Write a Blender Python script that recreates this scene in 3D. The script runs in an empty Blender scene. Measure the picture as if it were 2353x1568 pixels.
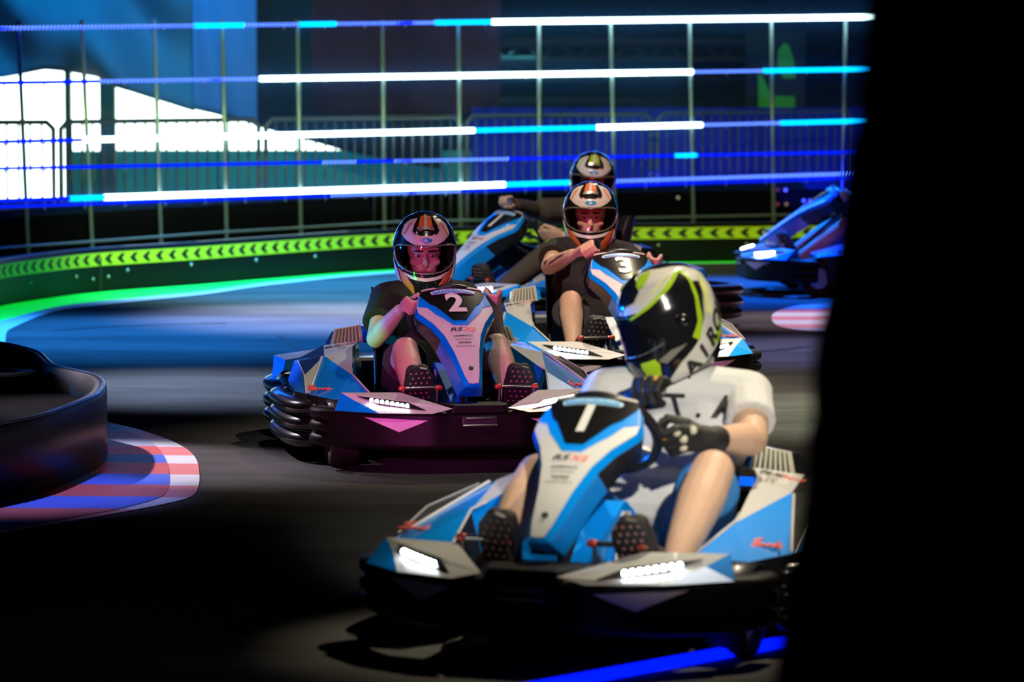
import bpy, bmesh, math, random
from mathutils import Vector, Matrix, Euler
random.seed(7)
C = bpy.context.scene.collection
PI = math.pi
R = math.radians

# ---------------------------------------------------------------- camera
F = 9000.0            # focal length in pixels of the 2353 px wide frame
H = 1.8               # lens height
HY = 65.0             # image row of the horizon
cam_d = bpy.data.cameras.new('camera'); cam = bpy.data.objects.new('camera', cam_d); C.objects.link(cam)
cam.location = (0, 0, H)
cam.rotation_euler = (R(90) - math.atan((784 - HY) / F), 0, 0)
cam_d.sensor_width = 36; cam_d.lens = F / 2353 * 36
cam_d.clip_end = 200
cam_d.dof.use_dof = True; cam_d.dof.focus_distance = 16.4; cam_d.dof.aperture_fstop = 3.6
bpy.context.scene.camera = cam
PITCH = math.atan((784 - HY) / F)

def ray(px, py):
    d = Vector(((px - 1176.5) / F, 1.0, -(py - 784) / F))
    d.rotate(Euler((-PITCH, 0, 0)))
    return d
def at(px, py, z=0.0):
    d = ray(px, py); t = (z - H) / d.z
    return Vector((d.x * t, d.y * t, z))
def atY(px, py, Y):
    d = ray(px, py); t = Y / d.y
    return Vector((d.x * t, Y, H + d.z * t))

# ---------------------------------------------------------------- world, view
sc = bpy.context.scene
w = bpy.data.worlds.new('world'); sc.world = w; w.use_nodes = True
w.node_tree.nodes['Background'].inputs[0].default_value = (0.010, 0.016, 0.05, 1)
w.node_tree.nodes['Background'].inputs[1].default_value = 0.10
sc.view_settings.view_transform = 'Standard'
sc.view_settings.look = 'None'
sc.view_settings.exposure = 0.55
sc.view_settings.gamma = 1.0
sc.view_settings.use_curve_mapping = False

# ---------------------------------------------------------------- hall lights, some of them added to brighten dim parts
def spot(name, loc, target, col, power, ang, blend=0.5, size=0.15):
    l = bpy.data.lights.new(name, 'SPOT'); l.color = col; l.energy = power
    l.spot_size = R(ang); l.spot_blend = blend; l.shadow_soft_size = size
    o = bpy.data.objects.new(name, l); C.objects.link(o); o.location = loc
    o.rotation_euler = (Vector(target) - Vector(loc)).to_track_quat('-Z', 'Y').to_euler()
    return o
def area(name, loc, target, col, power, sx, sy, spread=180):
    l = bpy.data.lights.new(name, 'AREA'); l.color = col; l.energy = power
    l.shape = 'RECTANGLE'; l.size = sx; l.size_y = sy; l.spread = R(spread)
    o = bpy.data.objects.new(name, l); C.objects.link(o); o.location = loc
    o.rotation_euler = (Vector(target) - Vector(loc)).to_track_quat('-Z', 'Y').to_euler()
    return o
WARM = (1.0, 0.86, 0.62)
BLUE = (0.01, 0.16, 1.0)
spot('track_key_spot', (1.5, 21.5, 5.6), (0.1, 17.0, 0), WARM, 700, 30, 1.0, 0.05)
spot('right_track_spot', (3.4, 20.0, 5.8), (1.75, 18.2, 0), (0.95, 1.0, 0.72), 1900, 24, 1.0, 0.1)
spot('near_kart_top_spot', (1.9, 13.6, 5.0), (0.45, 11.7, 0.5), WARM, 760, 20, 0.8, 0.05)
spot('near_kart_front_spot', (1.6, 4.5, 3.6), (0.42, 11.6, 0.62), (1.0, 0.93, 0.80), 1750, 11, 0.9, 0.1)
spot('far_kart_top_spot', (1.2, 23.0, 5.2), (0.5, 19.3, 0.4), WARM, 420, 28, 0.7, 0.07)
spot('far_kart_front_spot', (-0.1, 15.4, 5.8), (0.55, 19.1, 0.4), (1.0, 0.84, 0.68), 1000, 24, 0.6, 0.06)
spot('rear_kart_front_spot', (-1.3, 18.0, 5.2), (0.15, 23.2, 0.6), (1.0, 0.88, 0.8), 900, 17, 0.6, 0.06)  # added to brighten the rear kart and its driver
spot('magenta_front_spot', (-2.3, 8.0, 1.5), (-0.2, 16.4, 0.42), (0.92, 0.16, 0.95), 950, 9, 0.6, 0.1)
spot('mid_kart_front_spot', (0.3, 12.6, 5.6), (-0.15, 16.2, 0.35), (1.0, 0.9, 0.78), 240, 22, 0.7, 0.06)
spot('red_front_spot', (-2.7, 8.5, 1.0), (0.45, 18.6, 0.55), (1.0, 0.02, 0.01), 480, 13, 0.7, 0.1)
spot('red_face_spot', (-0.6, 8.0, 1.3), (0.42, 19.4, 0.76), (1.0, 0.02, 0.02), 800, 4.2, 0.6, 0.05)
spot('red_far_spot', (0.6, 15.5, 3.2), (2.2, 26.5, 0.3), (1.0, 0.12, 0.10), 300, 20, 0.5, 0.1)
spot('blue_side_spot', (-5.5, 17.9, 0.75), (-0.6, 16.9, 0.5), (0.0, 0.25, 1.0), 1100, 12, 0.5, 0.10)
spot('blue_near_side_spot', (-4.6, 14.2, 0.8), (0.15, 11.8, 0.72), (0.0, 0.15, 1.0), 2400, 9, 0.5, 0.10)
spot('kerb_spot', (-4.4, 19.4, 3.8), (-1.5, 16.2, 0), (0.85, 0.72, 0.9), 1900, 15, 0.8, 0.06)
spot('kerb_blue_spot', (-2.3, 17.2, 4.6), (-1.95, 15.1, 0), (0.35, 0.36, 1.0), 800, 18, 0.8, 0.07)
spot('green_spot', (-2.5, 14.9, 0.30), (-0.56, 16.72, 0.56), (0.0, 1.0, 0.04), 190, 7, 0.5, 0.04)
spot('chevron_spot', (-1.0, 21.5, 3.0), (-0.8, 28.2, 0.2), (0.80, 1.0, 0.20), 1100, 50, 0.6, 0.2)
area('fence_wash', (-0.6, 28.6, 2.1), (-0.8, 26.0, 0), (0.0, 0.13, 1.0), 22, 7.0, 0.4, 110)
spot('blue_far_spot', (-1.4, 27.3, 5.4), (-0.9, 27.2, 0), (0.0, 0.37, 1.0), 4200, 52, 0.95, 0.3)
spot('blue_mid_spot', (-3.2, 24.0, 5.4), (-2.2, 22.9, 0), (0.02, 0.26, 1.0), 4200, 44, 0.95, 0.3)
spot('blue_right_floor_spot', (2.6, 23.0, 5.2), (1.7, 21.8, 0), (0.5, 0.48, 1.0), 1300, 28, 0.95, 0.3)
spot('right_blue_spot', (2.4, 28.0, 4.8), (1.8, 26.9, 0), (0.0, 0.12, 1.0), 5000, 42, 0.8, 0.2)
spot('right_kerb_spot', (3.0, 27.0, 5.0), (1.85, 24.2, 0), (1.0, 0.82, 0.95), 900, 17, 0.8, 0.1)  # added to brighten the small kerb
spot('lilac_floor_spot', (-1.8, 25.8, 5.4), (-1.0, 24.4, 0), (0.46, 0.54, 1.0), 5200, 32, 0.95, 0.2)
spot('grey_floor_spot', (-3.6, 20.6, 5.2), (-1.6, 19.6, 0), (0.48, 0.62, 1.0), 2600, 26, 1.0, 0.2)  # added to lift the floor at left
area('drape_wash', (-3.6, 32.4, 3.6), (-3.6, 34.6, 2.2), (0.0, 0.26, 0.60), 46, 2.4, 0.4, 110)
area('teal_wash', (-1.8, 35.2, 1.6), (-1.8, 35.9, 0.3), (0.15, 0.85, 0.8), 12, 4.0, 0.2)  # added light for the teal panel, no fixture there
area('railing_wash', (1.0, 31.7, 0.5), (1.0, 33.0, 0.9), (0.0, 0.02, 1.0), 30, 6.0, 0.3)
spot('drape_red_spot', (-0.6, 32.0, 3.2), (-0.9, 34.2, 2.2), (1.0, 0.15, 0.1), 3, 70, 0.8, 0.2)
spot('banner_spot', (2.6, 32.4, 2.4), (2.3, 34.0, 1.6), (0.3, 1.0, 0.3), 12, 26, 0.7, 0.2)
spot('curtain_spot', (2.6, 3.0, 3.2), (0.6, 4.9, 1.4), (1.0, 0.75, 0.4), 3.0, 40, 0.9, 0.3)

# ---------------------------------------------------------------- materials
def mat(name, col, rough=0.5, metal=0.0, spec=0.5, coat=0.0, emit=None, es=0.0, bump=0.0, bscale=200, var=0.0, vscale=5.0, alpha=None):
    m = bpy.data.materials.new(name); m.use_nodes = True
    nt = m.node_tree; b = nt.nodes['Principled BSDF']
    b.inputs['Base Color'].default_value = (*col, 1)
    b.inputs['Roughness'].default_value = rough
    b.inputs['Metallic'].default_value = metal
    b.inputs['Specular IOR Level'].default_value = spec
    b.inputs['Coat Weight'].default_value = coat
    b.inputs['Coat Roughness'].default_value = 0.0
    if emit: b.inputs['Emission Color'].default_value = (*emit, 1); b.inputs['Emission Strength'].default_value = es
    tc = nt.nodes.new('ShaderNodeTexCoord')
    if bump:
        n = nt.nodes.new('ShaderNodeTexNoise'); n.inputs['Scale'].default_value = bscale; n.inputs['Detail'].default_value = 4
        bp = nt.nodes.new('ShaderNodeBump'); bp.inputs['Strength'].default_value = bump; bp.inputs['Distance'].default_value = 0.01
        nt.links.new(tc.outputs['Object'], n.inputs['Vector']); nt.links.new(n.outputs['Fac'], bp.inputs['Height'])
        nt.links.new(bp.outputs['Normal'], b.inputs['Normal'])
    if var:
        n = nt.nodes.new('ShaderNodeTexNoise'); n.inputs['Scale'].default_value = vscale; n.inputs['Detail'].default_value = 6
        mx = nt.nodes.new('ShaderNodeMix'); mx.data_type = 'RGBA'
        mx.inputs['A'].default_value = (*[c * (1 - var) for c in col], 1); mx.inputs['B'].default_value = (*[min(1, c * (1 + var)) for c in col], 1)
        nt.links.new(tc.outputs['Object'], n.inputs['Vector']); nt.links.new(n.outputs['Fac'], mx.inputs['Factor'])
        nt.links.new(mx.outputs['Result'], b.inputs['Base Color'])
    if alpha is not None: b.inputs['Alpha'].default_value = alpha
    return m

M = {}
M['black'] = mat('black_plastic', (0.012, 0.013, 0.015), 0.38, coat=0.3, bump=0.08, bscale=300)
M['rubber'] = mat('glossy_black_bumper', (0.007, 0.007, 0.008), 0.30, coat=0.5)
M['bumperface'] = mat('bumper_face', (0.005, 0.003, 0.003), 0.5, spec=0.22, bump=0.05, bscale=400)
M['gloss'] = mat('gloss_black', (0.008, 0.008, 0.008), 0.22, coat=0.8, bump=0.015, bscale=30)
M['white'] = mat('white_gloss', (0.72, 0.71, 0.68), 0.32, coat=0.5, var=0.03)
M['blue'] = mat('blue_gloss', (0.0, 0.31, 1.0), 0.3, coat=0.5, var=0.03)
M['orange'] = mat('orange_paint', (0.85, 0.17, 0.05), 0.35, coat=0.4)
M['sticker'] = mat('sticker_pink_white', (0.75, 0.62, 0.68), 0.4)
M['redscript'] = mat('red_script', (0.95, 0.16, 0.10), 0.5)
M['ink'] = mat('black_ink', (0.02, 0.02, 0.02), 0.5)
M['numwhite'] = mat('number_white', (0.78, 0.77, 0.74), 0.4)
M['badge'] = mat('badge_blue', (0.02, 0.33, 0.68), 0.35)
M['badgelt'] = mat('badge_light', (0.62, 0.85, 0.95), 0.4)
M['metal'] = mat('steel', (0.5, 0.48, 0.45), 0.3, metal=1.0)
M['redmetal'] = mat('red_steel', (0.5, 0.06, 0.04), 0.35, metal=0.4)
M['tire'] = mat('tyre_rubber', (0.015, 0.015, 0.015), 0.7, bump=0.4, bscale=80)
M['seat'] = mat('seat_shell', (0.014, 0.014, 0.014), 0.5, bump=0.1)
M['truss'] = mat('dark_truss', (0.015, 0.018, 0.03), 0.7)
M['vent'] = mat('vent_beige', (0.55, 0.52, 0.42), 0.45)
M['led'] = mat('headlight_led', (1, 1, 1), 0.4, emit=(0.80, 0.9, 1.0), es=14)
M['skin'] = mat('skin', (0.66, 0.42, 0.29), 0.5, spec=0.3, var=0.10, vscale=25, bump=0.05, bscale=120)
M['lips'] = mat('lips', (0.45, 0.16, 0.13), 0.5)
M['eyew'] = mat('eye_white', (0.6, 0.58, 0.55), 0.25)
M['iris'] = mat('iris', (0.02, 0.02, 0.02), 0.2)
M['hair'] = mat('brow_hair', (0.03, 0.018, 0.012), 0.8)
M['blacktee'] = mat('black_cotton', (0.014, 0.013, 0.013), 0.9, bump=0.25, bscale=60)
M['whitetee'] = mat('white_cotton', (0.66, 0.66, 0.65), 0.85, bump=0.3, bscale=40)
M['bluetee'] = mat('blue_cotton', (0.01, 0.04, 0.45), 0.85, bump=0.2, bscale=40)
M['blueshort'] = mat('blue_short_cotton', (0.015, 0.14, 0.38), 0.85, bump=0.2, bscale=40)
M['greyshort'] = mat('dark_grey_cotton', (0.03, 0.03, 0.03), 0.9, bump=0.25, bscale=50)
M['browncloth'] = mat('dark_brown_cloth', (0.075, 0.055, 0.04), 0.9, bump=0.25, bscale=50)
M['shoe'] = mat('dark_shoe', (0.03, 0.022, 0.02), 0.7, bump=0.15, bscale=90)
M['stud'] = mat('sole_stud', (0.22, 0.10, 0.08), 0.6)
M['glove'] = mat('black_glove', (0.02, 0.019, 0.017), 0.55, bump=0.2, bscale=90)
M['glovelt'] = mat('pale_glove_print', (0.62, 0.60, 0.45), 0.5)
M['gloveor'] = mat('yellow_glove_print', (0.85, 0.45, 0.06), 0.5)
M['tattoo'] = mat('tattoo_ink', (0.10, 0.03, 0.12), 0.6)
M['helmblack'] = mat('helmet_black', (0.010, 0.010, 0.012), 0.16, coat=0.9)
M['helmwhite'] = mat('helmet_white', (0.70, 0.68, 0.62), 0.25, coat=0.7)
M['helmorange'] = mat('helmet_orange', (0.78, 0.20, 0.06), 0.25, coat=0.7)
M['helmlime'] = mat('helmet_lime', (0.42, 0.66, 0.02), 0.25, coat=0.7)
M['helmyellow'] = mat('helmet_yellow', (0.78, 0.80, 0.30), 0.25, coat=0.7)
M['helmgrey'] = mat('helmet_vent_grey', (0.35, 0.33, 0.27), 0.3, metal=0.5)
M['helmblue'] = mat('helmet_blue', (0.02, 0.25, 0.75), 0.2, coat=0.8)
M['visordark'] = mat('dark_visor', (0.006, 0.006, 0.008), 0.06, coat=1.0)
M['lining'] = mat('helmet_lining', (0.006, 0.006, 0.006), 0.9)

def glassy(name, tint, refl):
    m = bpy.data.materials.new(name); m.use_nodes = True; nt = m.node_tree; nt.nodes.clear()
    o = nt.nodes.new('ShaderNodeOutputMaterial'); t = nt.nodes.new('ShaderNodeBsdfTransparent'); g = nt.nodes.new('ShaderNodeBsdfGlossy')
    t.inputs[0].default_value = (*tint, 1); g.inputs['Roughness'].default_value = 0.05
    mx = nt.nodes.new('ShaderNodeMixShader'); mx.inputs[0].default_value = refl
    nt.links.new(t.outputs[0], mx.inputs[1]); nt.links.new(g.outputs[0], mx.inputs[2]); nt.links.new(mx.outputs[0], o.inputs[0])
    return m
M['visor'] = glassy('clear_visor', (0.86, 0.86, 0.86), 0.05)
def netmat():
    m = bpy.data.materials.new('safety_net_halo'); m.use_nodes = True; nt = m.node_tree; nt.nodes.clear()
    o = nt.nodes.new('ShaderNodeOutputMaterial'); t = nt.nodes.new('ShaderNodeBsdfTransparent'); d = nt.nodes.new('ShaderNodeBsdfDiffuse')
    d.inputs[0].default_value = (0.06, 0.22, 0.6, 1)  # net tinted blue to carry the halo around the strips
    mx = nt.nodes.new('ShaderNodeMixShader'); mx.inputs[0].default_value = 0.07
    nt.links.new(t.outputs[0], mx.inputs[1]); nt.links.new(d.outputs[0], mx.inputs[2]); nt.links.new(mx.outputs[0], o.inputs[0])
    return m
M['net'] = netmat()
def emat(name, col, s):
    m = bpy.data.materials.new(name); m.use_nodes = True; nt = m.node_tree; nt.nodes.clear()
    o = nt.nodes.new('ShaderNodeOutputMaterial'); e = nt.nodes.new('ShaderNodeEmission')
    e.inputs[0].default_value = (*col, 1); e.inputs[1].default_value = s
    nt.links.new(e.outputs[0], o.inputs[0]); return m
M['led_white'] = emat('led_white', (0.62, 0.95, 1.0), 5.0)
M['led_cyan'] = emat('led_cyan', (0.0, 0.40, 1.0), 2.2)
M['led_blue'] = emat('led_blue', (0.0, 0.006, 1.0), 1.5)
M['led_dim'] = emat('led_dim', (0.0, 0.012, 1.0), 0.9)
M['led_tick'] = emat('led_tick', (0.25, 0.55, 1.0), 1.6)

# floor: worn dark asphalt
def floormat():
    m = bpy.data.materials.new('asphalt'); m.use_nodes = True; nt = m.node_tree; b = nt.nodes['Principled BSDF']; b.inputs['Specular IOR Level'].default_value = 0.0
    tc = nt.nodes.new('ShaderNodeTexCoord')
    n1 = nt.nodes.new('ShaderNodeTexNoise'); n1.inputs['Scale'].default_value = 0.9; n1.inputs['Detail'].default_value = 8; n1.inputs['Roughness'].default_value = 0.65
    mp = nt.nodes.new('ShaderNodeMapping'); mp.inputs['Scale'].default_value = (0.7, 2.2, 1); mp.inputs['Rotation'].default_value = (0, 0, R(12))
    cr = nt.nodes.new('ShaderNodeValToRGB')
    cr.color_ramp.elements[0].position = 0.30; cr.color_ramp.elements[0].color = (0.066, 0.065, 0.062, 1)
    cr.color_ramp.elements[1].position = 0.72; cr.color_ramp.elements[1].color = (0.135, 0.133, 0.128, 1)
    nt.links.new(tc.outputs['Object'], mp.inputs['Vector']); nt.links.new(mp.outputs['Vector'], n1.inputs['Vector'])
    nt.links.new(n1.outputs['Fac'], cr.inputs['Fac']); nt.links.new(cr.outputs['Color'], b.inputs['Base Color'])
    n2 = nt.nodes.new('ShaderNodeTexNoise'); n2.inputs['Scale'].default_value = 90; n2.inputs['Detail'].default_value = 4
    bp = nt.nodes.new('ShaderNodeBump'); bp.inputs['Strength'].default_value = 0.35; bp.inputs['Distance'].default_value = 0.01
    nt.links.new(tc.outputs['Object'], n2.inputs['Vector']); nt.links.new(n2.outputs['Fac'], bp.inputs['Height']); nt.links.new(bp.outputs['Normal'], b.inputs['Normal'])
    r2 = nt.nodes.new('ShaderNodeMapRange'); r2.inputs['From Min'].default_value = 0.35; r2.inputs['From Max'].default_value = 0.7
    r2.inputs['To Min'].default_value = 0.42; r2.inputs['To Max'].default_value = 0.68
    nt.links.new(n1.outputs['Fac'], r2.inputs['Value']); nt.links.new(r2.outputs['Result'], b.inputs['Roughness'])
    return m
M['floor'] = floormat()
M['wall'] = mat('hall_dark', (0.012, 0.012, 0.016), 0.9, var=0.2)
M['barrier'] = mat('barrier_plastic', (0.006, 0.008, 0.007), 0.42, spec=0.2, coat=0.0, bump=0.05, bscale=20)
M['barriertop'] = mat('barrier_cap', (0.02, 0.024, 0.024), 0.3, coat=0.4)
M['chev_y'] = mat('chevron_lime', (0.62, 0.85, 0.04), 0.5)
M['chev_k'] = mat('chevron_black', (0.01, 0.012, 0.01), 0.5)
M['bolt'] = mat('bolt_head', (0.5, 0.55, 0.55), 0.35, metal=0.7)
M['kred'] = mat('kerb_red', (0.62, 0.07, 0.04), 0.5, var=0.2, vscale=9)
M['kwhite'] = mat('kerb_pale', (0.42, 0.46, 0.62), 0.5, var=0.15, vscale=9)
M['kbluelit'] = mat('kerb_pale_bluelit', (0.04, 0.13, 0.75), 0.5, var=0.2, vscale=9)  # blue light put into the colour of the nearer pale stripes
M['kredlt'] = mat('kerb_edge_red', (0.80, 0.22, 0.18), 0.5, var=0.15, vscale=9)
M['kwhitelt'] = mat('kerb_edge_white', (0.75, 0.78, 0.80), 0.5, var=0.15, vscale=9)
M['linewhite'] = mat('line_white', (0.75, 0.75, 0.75), 0.6, var=0.1)
M['greenglow'] = mat('line_green_glow', (0.0, 0.75, 0.06), 0.6, emit=(0.0, 0.9, 0.01), es=0.5)  # green light put into the edging as emission
M['drape'] = mat('blue_drape', (0.10, 0.24, 0.34), 0.85, bump=0.15, bscale=8)
M['drapeblue'] = mat('bright_blue_drape', (0.10, 0.30, 0.60), 0.85, bump=0.15, bscale=8)
M['drapedk'] = mat('dark_drape', (0.012, 0.022, 0.03), 0.9)
M['drapered'] = mat('brown_red_drape', (0.06, 0.014, 0.015), 0.9)
M['deck'] = mat('black_mat', (0.003, 0.003, 0.003), 0.9, spec=0.03)
M['daylight'] = emat('daylight_glow', (0.80, 1.0, 0.88), 3.2)  # emission stands in for daylight through the opening
M['teal'] = mat('teal_panel', (0.04, 0.30, 0.36), 0.8)
M['pillar'] = mat('grey_pillar', (0.06, 0.075, 0.07), 0.8)
M['railing'] = mat('galvanised', (0.06, 0.07, 0.08), 0.5, metal=0.3)
M['scrim'] = mat('bluelit_scrim', (0.01, 0.02, 0.45), 0.85, bump=0.1, bscale=5)  # blue light put into the cloth colour
M['post'] = mat('post_steel', (0.26, 0.36, 0.38), 0.35, metal=0.4)
M['curtain'] = mat('black_curtain', (0.010, 0.009, 0.008), 0.95, bump=0.3, bscale=6)
M['hivis'] = mat('hi_vis_green', (0.05, 0.42, 0.05), 0.8, emit=(0.02, 0.25, 0.02), es=0.0)

# ---------------------------------------------------------------- mesh tools
class MB:
    def __init__(s): s.v = []; s.f = []; s.m = []; s.sm = []
    def add(s, vs, fs, mi=0, smooth=False):
        o = len(s.v); s.v += [tuple(v) for v in vs]
        for f in fs: s.f.append([i + o for i in f]); s.m.append(mi); s.sm.append(smooth)
        return s
    def box(s, c, d, mi=0, rz=0.0, rx=0.0):
        e = Euler((rx, 0, rz)); vs = []
        for x in (-.5, .5):
            for y in (-.5, .5):
                for z in (-.5, .5):
                    p = Vector((x * d[0], y * d[1], z * d[2])); p.rotate(e); vs.append(p + Vector(c))
        return s.add(vs, [(0, 1, 3, 2), (4, 6, 7, 5), (0, 4, 5, 1), (2, 3, 7, 6), (0, 2, 6, 4), (1, 5, 7, 3)], mi)
    def loft(s, rings, mi=0, smooth=True, closed=True, caps=True, mfun=None):
        n = len(rings[0]); o = len(s.v)
        for r in rings: s.v += [tuple(p) for p in r]
        for i in range(len(rings) - 1):
            for j in range(n if closed else n - 1):
                k = (j + 1) % n
                s.f.append([o + i * n + j, o + i * n + k, o + (i + 1) * n + k, o + (i + 1) * n + j])
                s.m.append(mfun(i, j) if mfun else mi); s.sm.append(smooth)
        if caps and closed:
            s.f.append([o + j for j in range(n)][::-1]); s.m.append(mi); s.sm.append(False)
            s.f.append([o + (len(rings) - 1) * n + j for j in range(n)]); s.m.append(mi); s.sm.append(False)
        return s
    def tube(s, pts, rad, n=14, mi=0, round_=True, flat=(1.0, None)):
        pts = [Vector(p) for p in pts]
        rad = list(rad) if hasattr(rad, '__len__') else [rad] * len(pts)
        if round_:
            P = []; Q = []
            d0 = (pts[0] - pts[1]).normalized(); d1 = (pts[-1] - pts[-2]).normalized()
            for t in (1.0, .92, .7, .38):
                P.append(pts[0] + d0 * rad[0] * t); Q.append(rad[0] * math.sqrt(max(1 - t * t, 1e-4)))
            P += pts; Q += rad
            for t in (.38, .7, .92, 1.0):
                P.append(pts[-1] + d1 * rad[-1] * t); Q.append(rad[-1] * math.sqrt(max(1 - t * t, 1e-4)))
            pts, rad = P, Q
        t0 = (pts[1] - pts[0]).normalized()
        up = Vector((0, 0, 1)) if abs(t0.z) < 0.9 else Vector((0, 1, 0))
        a = t0.cross(up).normalized(); rings = []
        for i, p in enumerate(pts):
            if i == 0: t = (pts[1] - pts[0])
            elif i == len(pts) - 1: t = (pts[-1] - pts[-2])
            else: t = (pts[i + 1] - pts[i]).normalized() + (pts[i] - pts[i - 1]).normalized()
            t.normalize(); a = (a - t * a.dot(t)).normalized(); b = t.cross(a)
            rings.append([p + (a * math.cos(2 * PI * k / n) + b * math.sin(2 * PI * k / n)) * rad[i] for k in range(n)])
        return s.loft(rings, mi)
    def ell(s, c, r, n=20, mi=0, rot=None):
        rings = []
        for i in range(1, n // 2 + 1):
            ph = PI * i / (n // 2 + 1); ring = []
            for k in range(n):
                p = Vector((r[0] * math.sin(ph) * math.cos(2 * PI * k / n), r[1] * math.sin(ph) * math.sin(2 * PI * k / n), r[2] * math.cos(ph)))
                if rot: p.rotate(rot)
                ring.append(p + Vector(c))
            rings.append(ring)
        return s.loft(rings, mi)
    def torus(s, c, R0, r0, rot=None, n=36, m=12, mi=0):
        rings = []
        for i in range(n):
            a = 2 * PI * i / n; ring = []
            for k in range(m):
                b = 2 * PI * k / m
                p = Vector(((R0 + r0 * math.cos(b)) * math.cos(a), (R0 + r0 * math.cos(b)) * math.sin(a), r0 * math.sin(b)))
                if rot: p.rotate(rot)
                ring.append(p + Vector(c))
            rings.append(ring)
        rings.append(rings[0]); return s.loft(rings, mi, caps=False)
    def prism(s, poly, z0, z1, mi=0):
        n = len(poly); vs = [(x, y, z0) for x, y in poly] + [(x, y, z1) for x, y in poly]
        fs = [list(range(n))[::-1], list(range(n, 2 * n))] + [(i, (i + 1) % n, n + (i + 1) % n, n + i) for i in range(n)]
        return s.add(vs, fs, mi)
    def plate(s, poly, fn, off=0.002, th=0.003, res=0.03, mi=0):
        """a 2-D polygon laid on a surface fn(u, v, offset), with thickness"""
        bm = bmesh.new(); f = bm.faces.new([bm.verts.new((x, y, 0)) for x, y in poly])
        bmesh.ops.triangulate(bm, faces=bm.faces[:])
        for _ in range(6):
            es = [e for e in bm.edges if e.calc_length() > res]
            if not es: break
            bmesh.ops.subdivide_edges(bm, edges=es, cuts=1); bmesh.ops.triangulate(bm, faces=bm.faces[:])
        bm.verts.index_update(); n = len(bm.verts)
        vs = [fn(v.co.x, v.co.y, off) for v in bm.verts] + [fn(v.co.x, v.co.y, off - th) for v in bm.verts]
        fs = [[v.index for v in f.verts] for f in bm.faces]
        fs += [[v.index + n for v in f.verts][::-1] for f in bm.faces]
        sd = [[e.verts[0].index, e.verts[1].index, e.verts[1].index + n, e.verts[0].index + n] for e in bm.edges if e.is_boundary]
        bm.free(); s.add(vs, fs, mi, True); s.add(vs, sd, mi); return s
    def build(s, name, mats, parent=None, weld=False, bevel=0.0, fixn=True):
        me = bpy.data.meshes.new(name); me.from_pydata(s.v, [], s.f)
        mats = mats if isinstance(mats, (list, tuple)) else [mats]
        for m in mats: me.materials.append(m)
        me.polygons.foreach_set('material_index', s.m); me.polygons.foreach_set('use_smooth', s.sm)
        if weld or fixn:
            bm = bmesh.new(); bm.from_mesh(me)
            if weld: bmesh.ops.remove_doubles(bm, verts=bm.verts[:], dist=1e-5)
            if fixn: bmesh.ops.recalc_face_normals(bm, faces=bm.faces[:])
            bm.to_mesh(me); bm.free()
        me.update()
        o = bpy.data.objects.new(name, me); C.objects.link(o)
        if parent: o.parent = parent
        if bevel:
            b = o.modifiers.new('bevel', 'BEVEL'); b.width = bevel; b.segments = 2; b.limit_method = 'ANGLE'
        return o

def tag(o, label=None, cat=None, group=None, kind=None):
    if label: o['label'] = label
    if cat: o['category'] = cat
    if group: o['group'] = group
    if kind: o['kind'] = kind
    return o
def empty(name, loc=(0, 0, 0), rz=0.0):
    o = bpy.data.objects.new(name, None); C.objects.link(o); o.location = loc; o.rotation_euler = (0, 0, rz)
    o.empty_display_size = 0.1; return o
def copy_tree(o, parent=None):
    c = o.copy(); C.objects.link(c); c.parent = parent
    for ch in list(o.children): copy_tree(ch, c)
    return c
def crom(P, n=6, closed=False):
    P = [Vector(p) for p in P]; out = []; N = len(P)
    for i in range(N if closed else N - 1):
        p0 = P[(i - 1) % N] if (closed or i > 0) else P[0]; p1 = P[i]; p2 = P[(i + 1) % N]
        p3 = P[(i + 2) % N] if (closed or i + 2 < N) else P[-1]
        for k in range(n):
            t = k / n
            out.append(0.5 * ((2 * p1) + (p2 - p0) * t + (2 * p0 - 5 * p1 + 4 * p2 - p3) * t * t + (3 * p1 - p0 - 3 * p2 + p3) * t ** 3))
    if not closed: out.append(P[-1])
    return out
def lerp_tab(tab, x):
    if x <= tab[0][0]: return tab[0][1]
    for (a, va), (b, vb) in zip(tab, tab[1:]):
        if x <= b: t = (x - a) / (b - a); t = t * t * (3 - 2 * t) * .5 + t * .5; return va + (vb - va) * t
    return tab[-1][1]

TX = {}
def text2d(s, bold=0.0, align='CENTER'):
    k = (s, bold, align)
    if k not in TX:
        cu = bpy.data.curves.new('t', 'FONT'); cu.body = s; cu.size = 1.0; cu.offset = bold; cu.align_x = align; cu.resolution_u = 4
        o = bpy.data.objects.new('t', cu); C.objects.link(o)
        dg = bpy.context.evaluated_depsgraph_get(); me = bpy.data.meshes.new_from_object(o.evaluated_get(dg))
        TX[k] = ([tuple(v.co) for v in me.vertices], [list(p.vertices) for p in me.polygons])
        bpy.data.objects.remove(o); bpy.data.meshes.remove(me); bpy.data.curves.remove(cu)
    return TX[k]
def text_on(mb, s, fn, u, v, size, mi=0, bold=0.0, sx=1.0, shear=0.0, off=0.004, ang=0.0, vdir=-1):
    vs, fs = text2d(s, bold); ca, sa = math.cos(ang), math.sin(ang); out = []
    for x, y, z in vs:
        x2 = (x * sx + y * shear) * size; y2 = (y - 0.35) * size
        xr = x2 * ca - y2 * sa; yr = x2 * sa + y2 * ca
        out.append(fn(u + xr, v + vdir * yr, off))
    mb.add(out, fs, mi)

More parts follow.
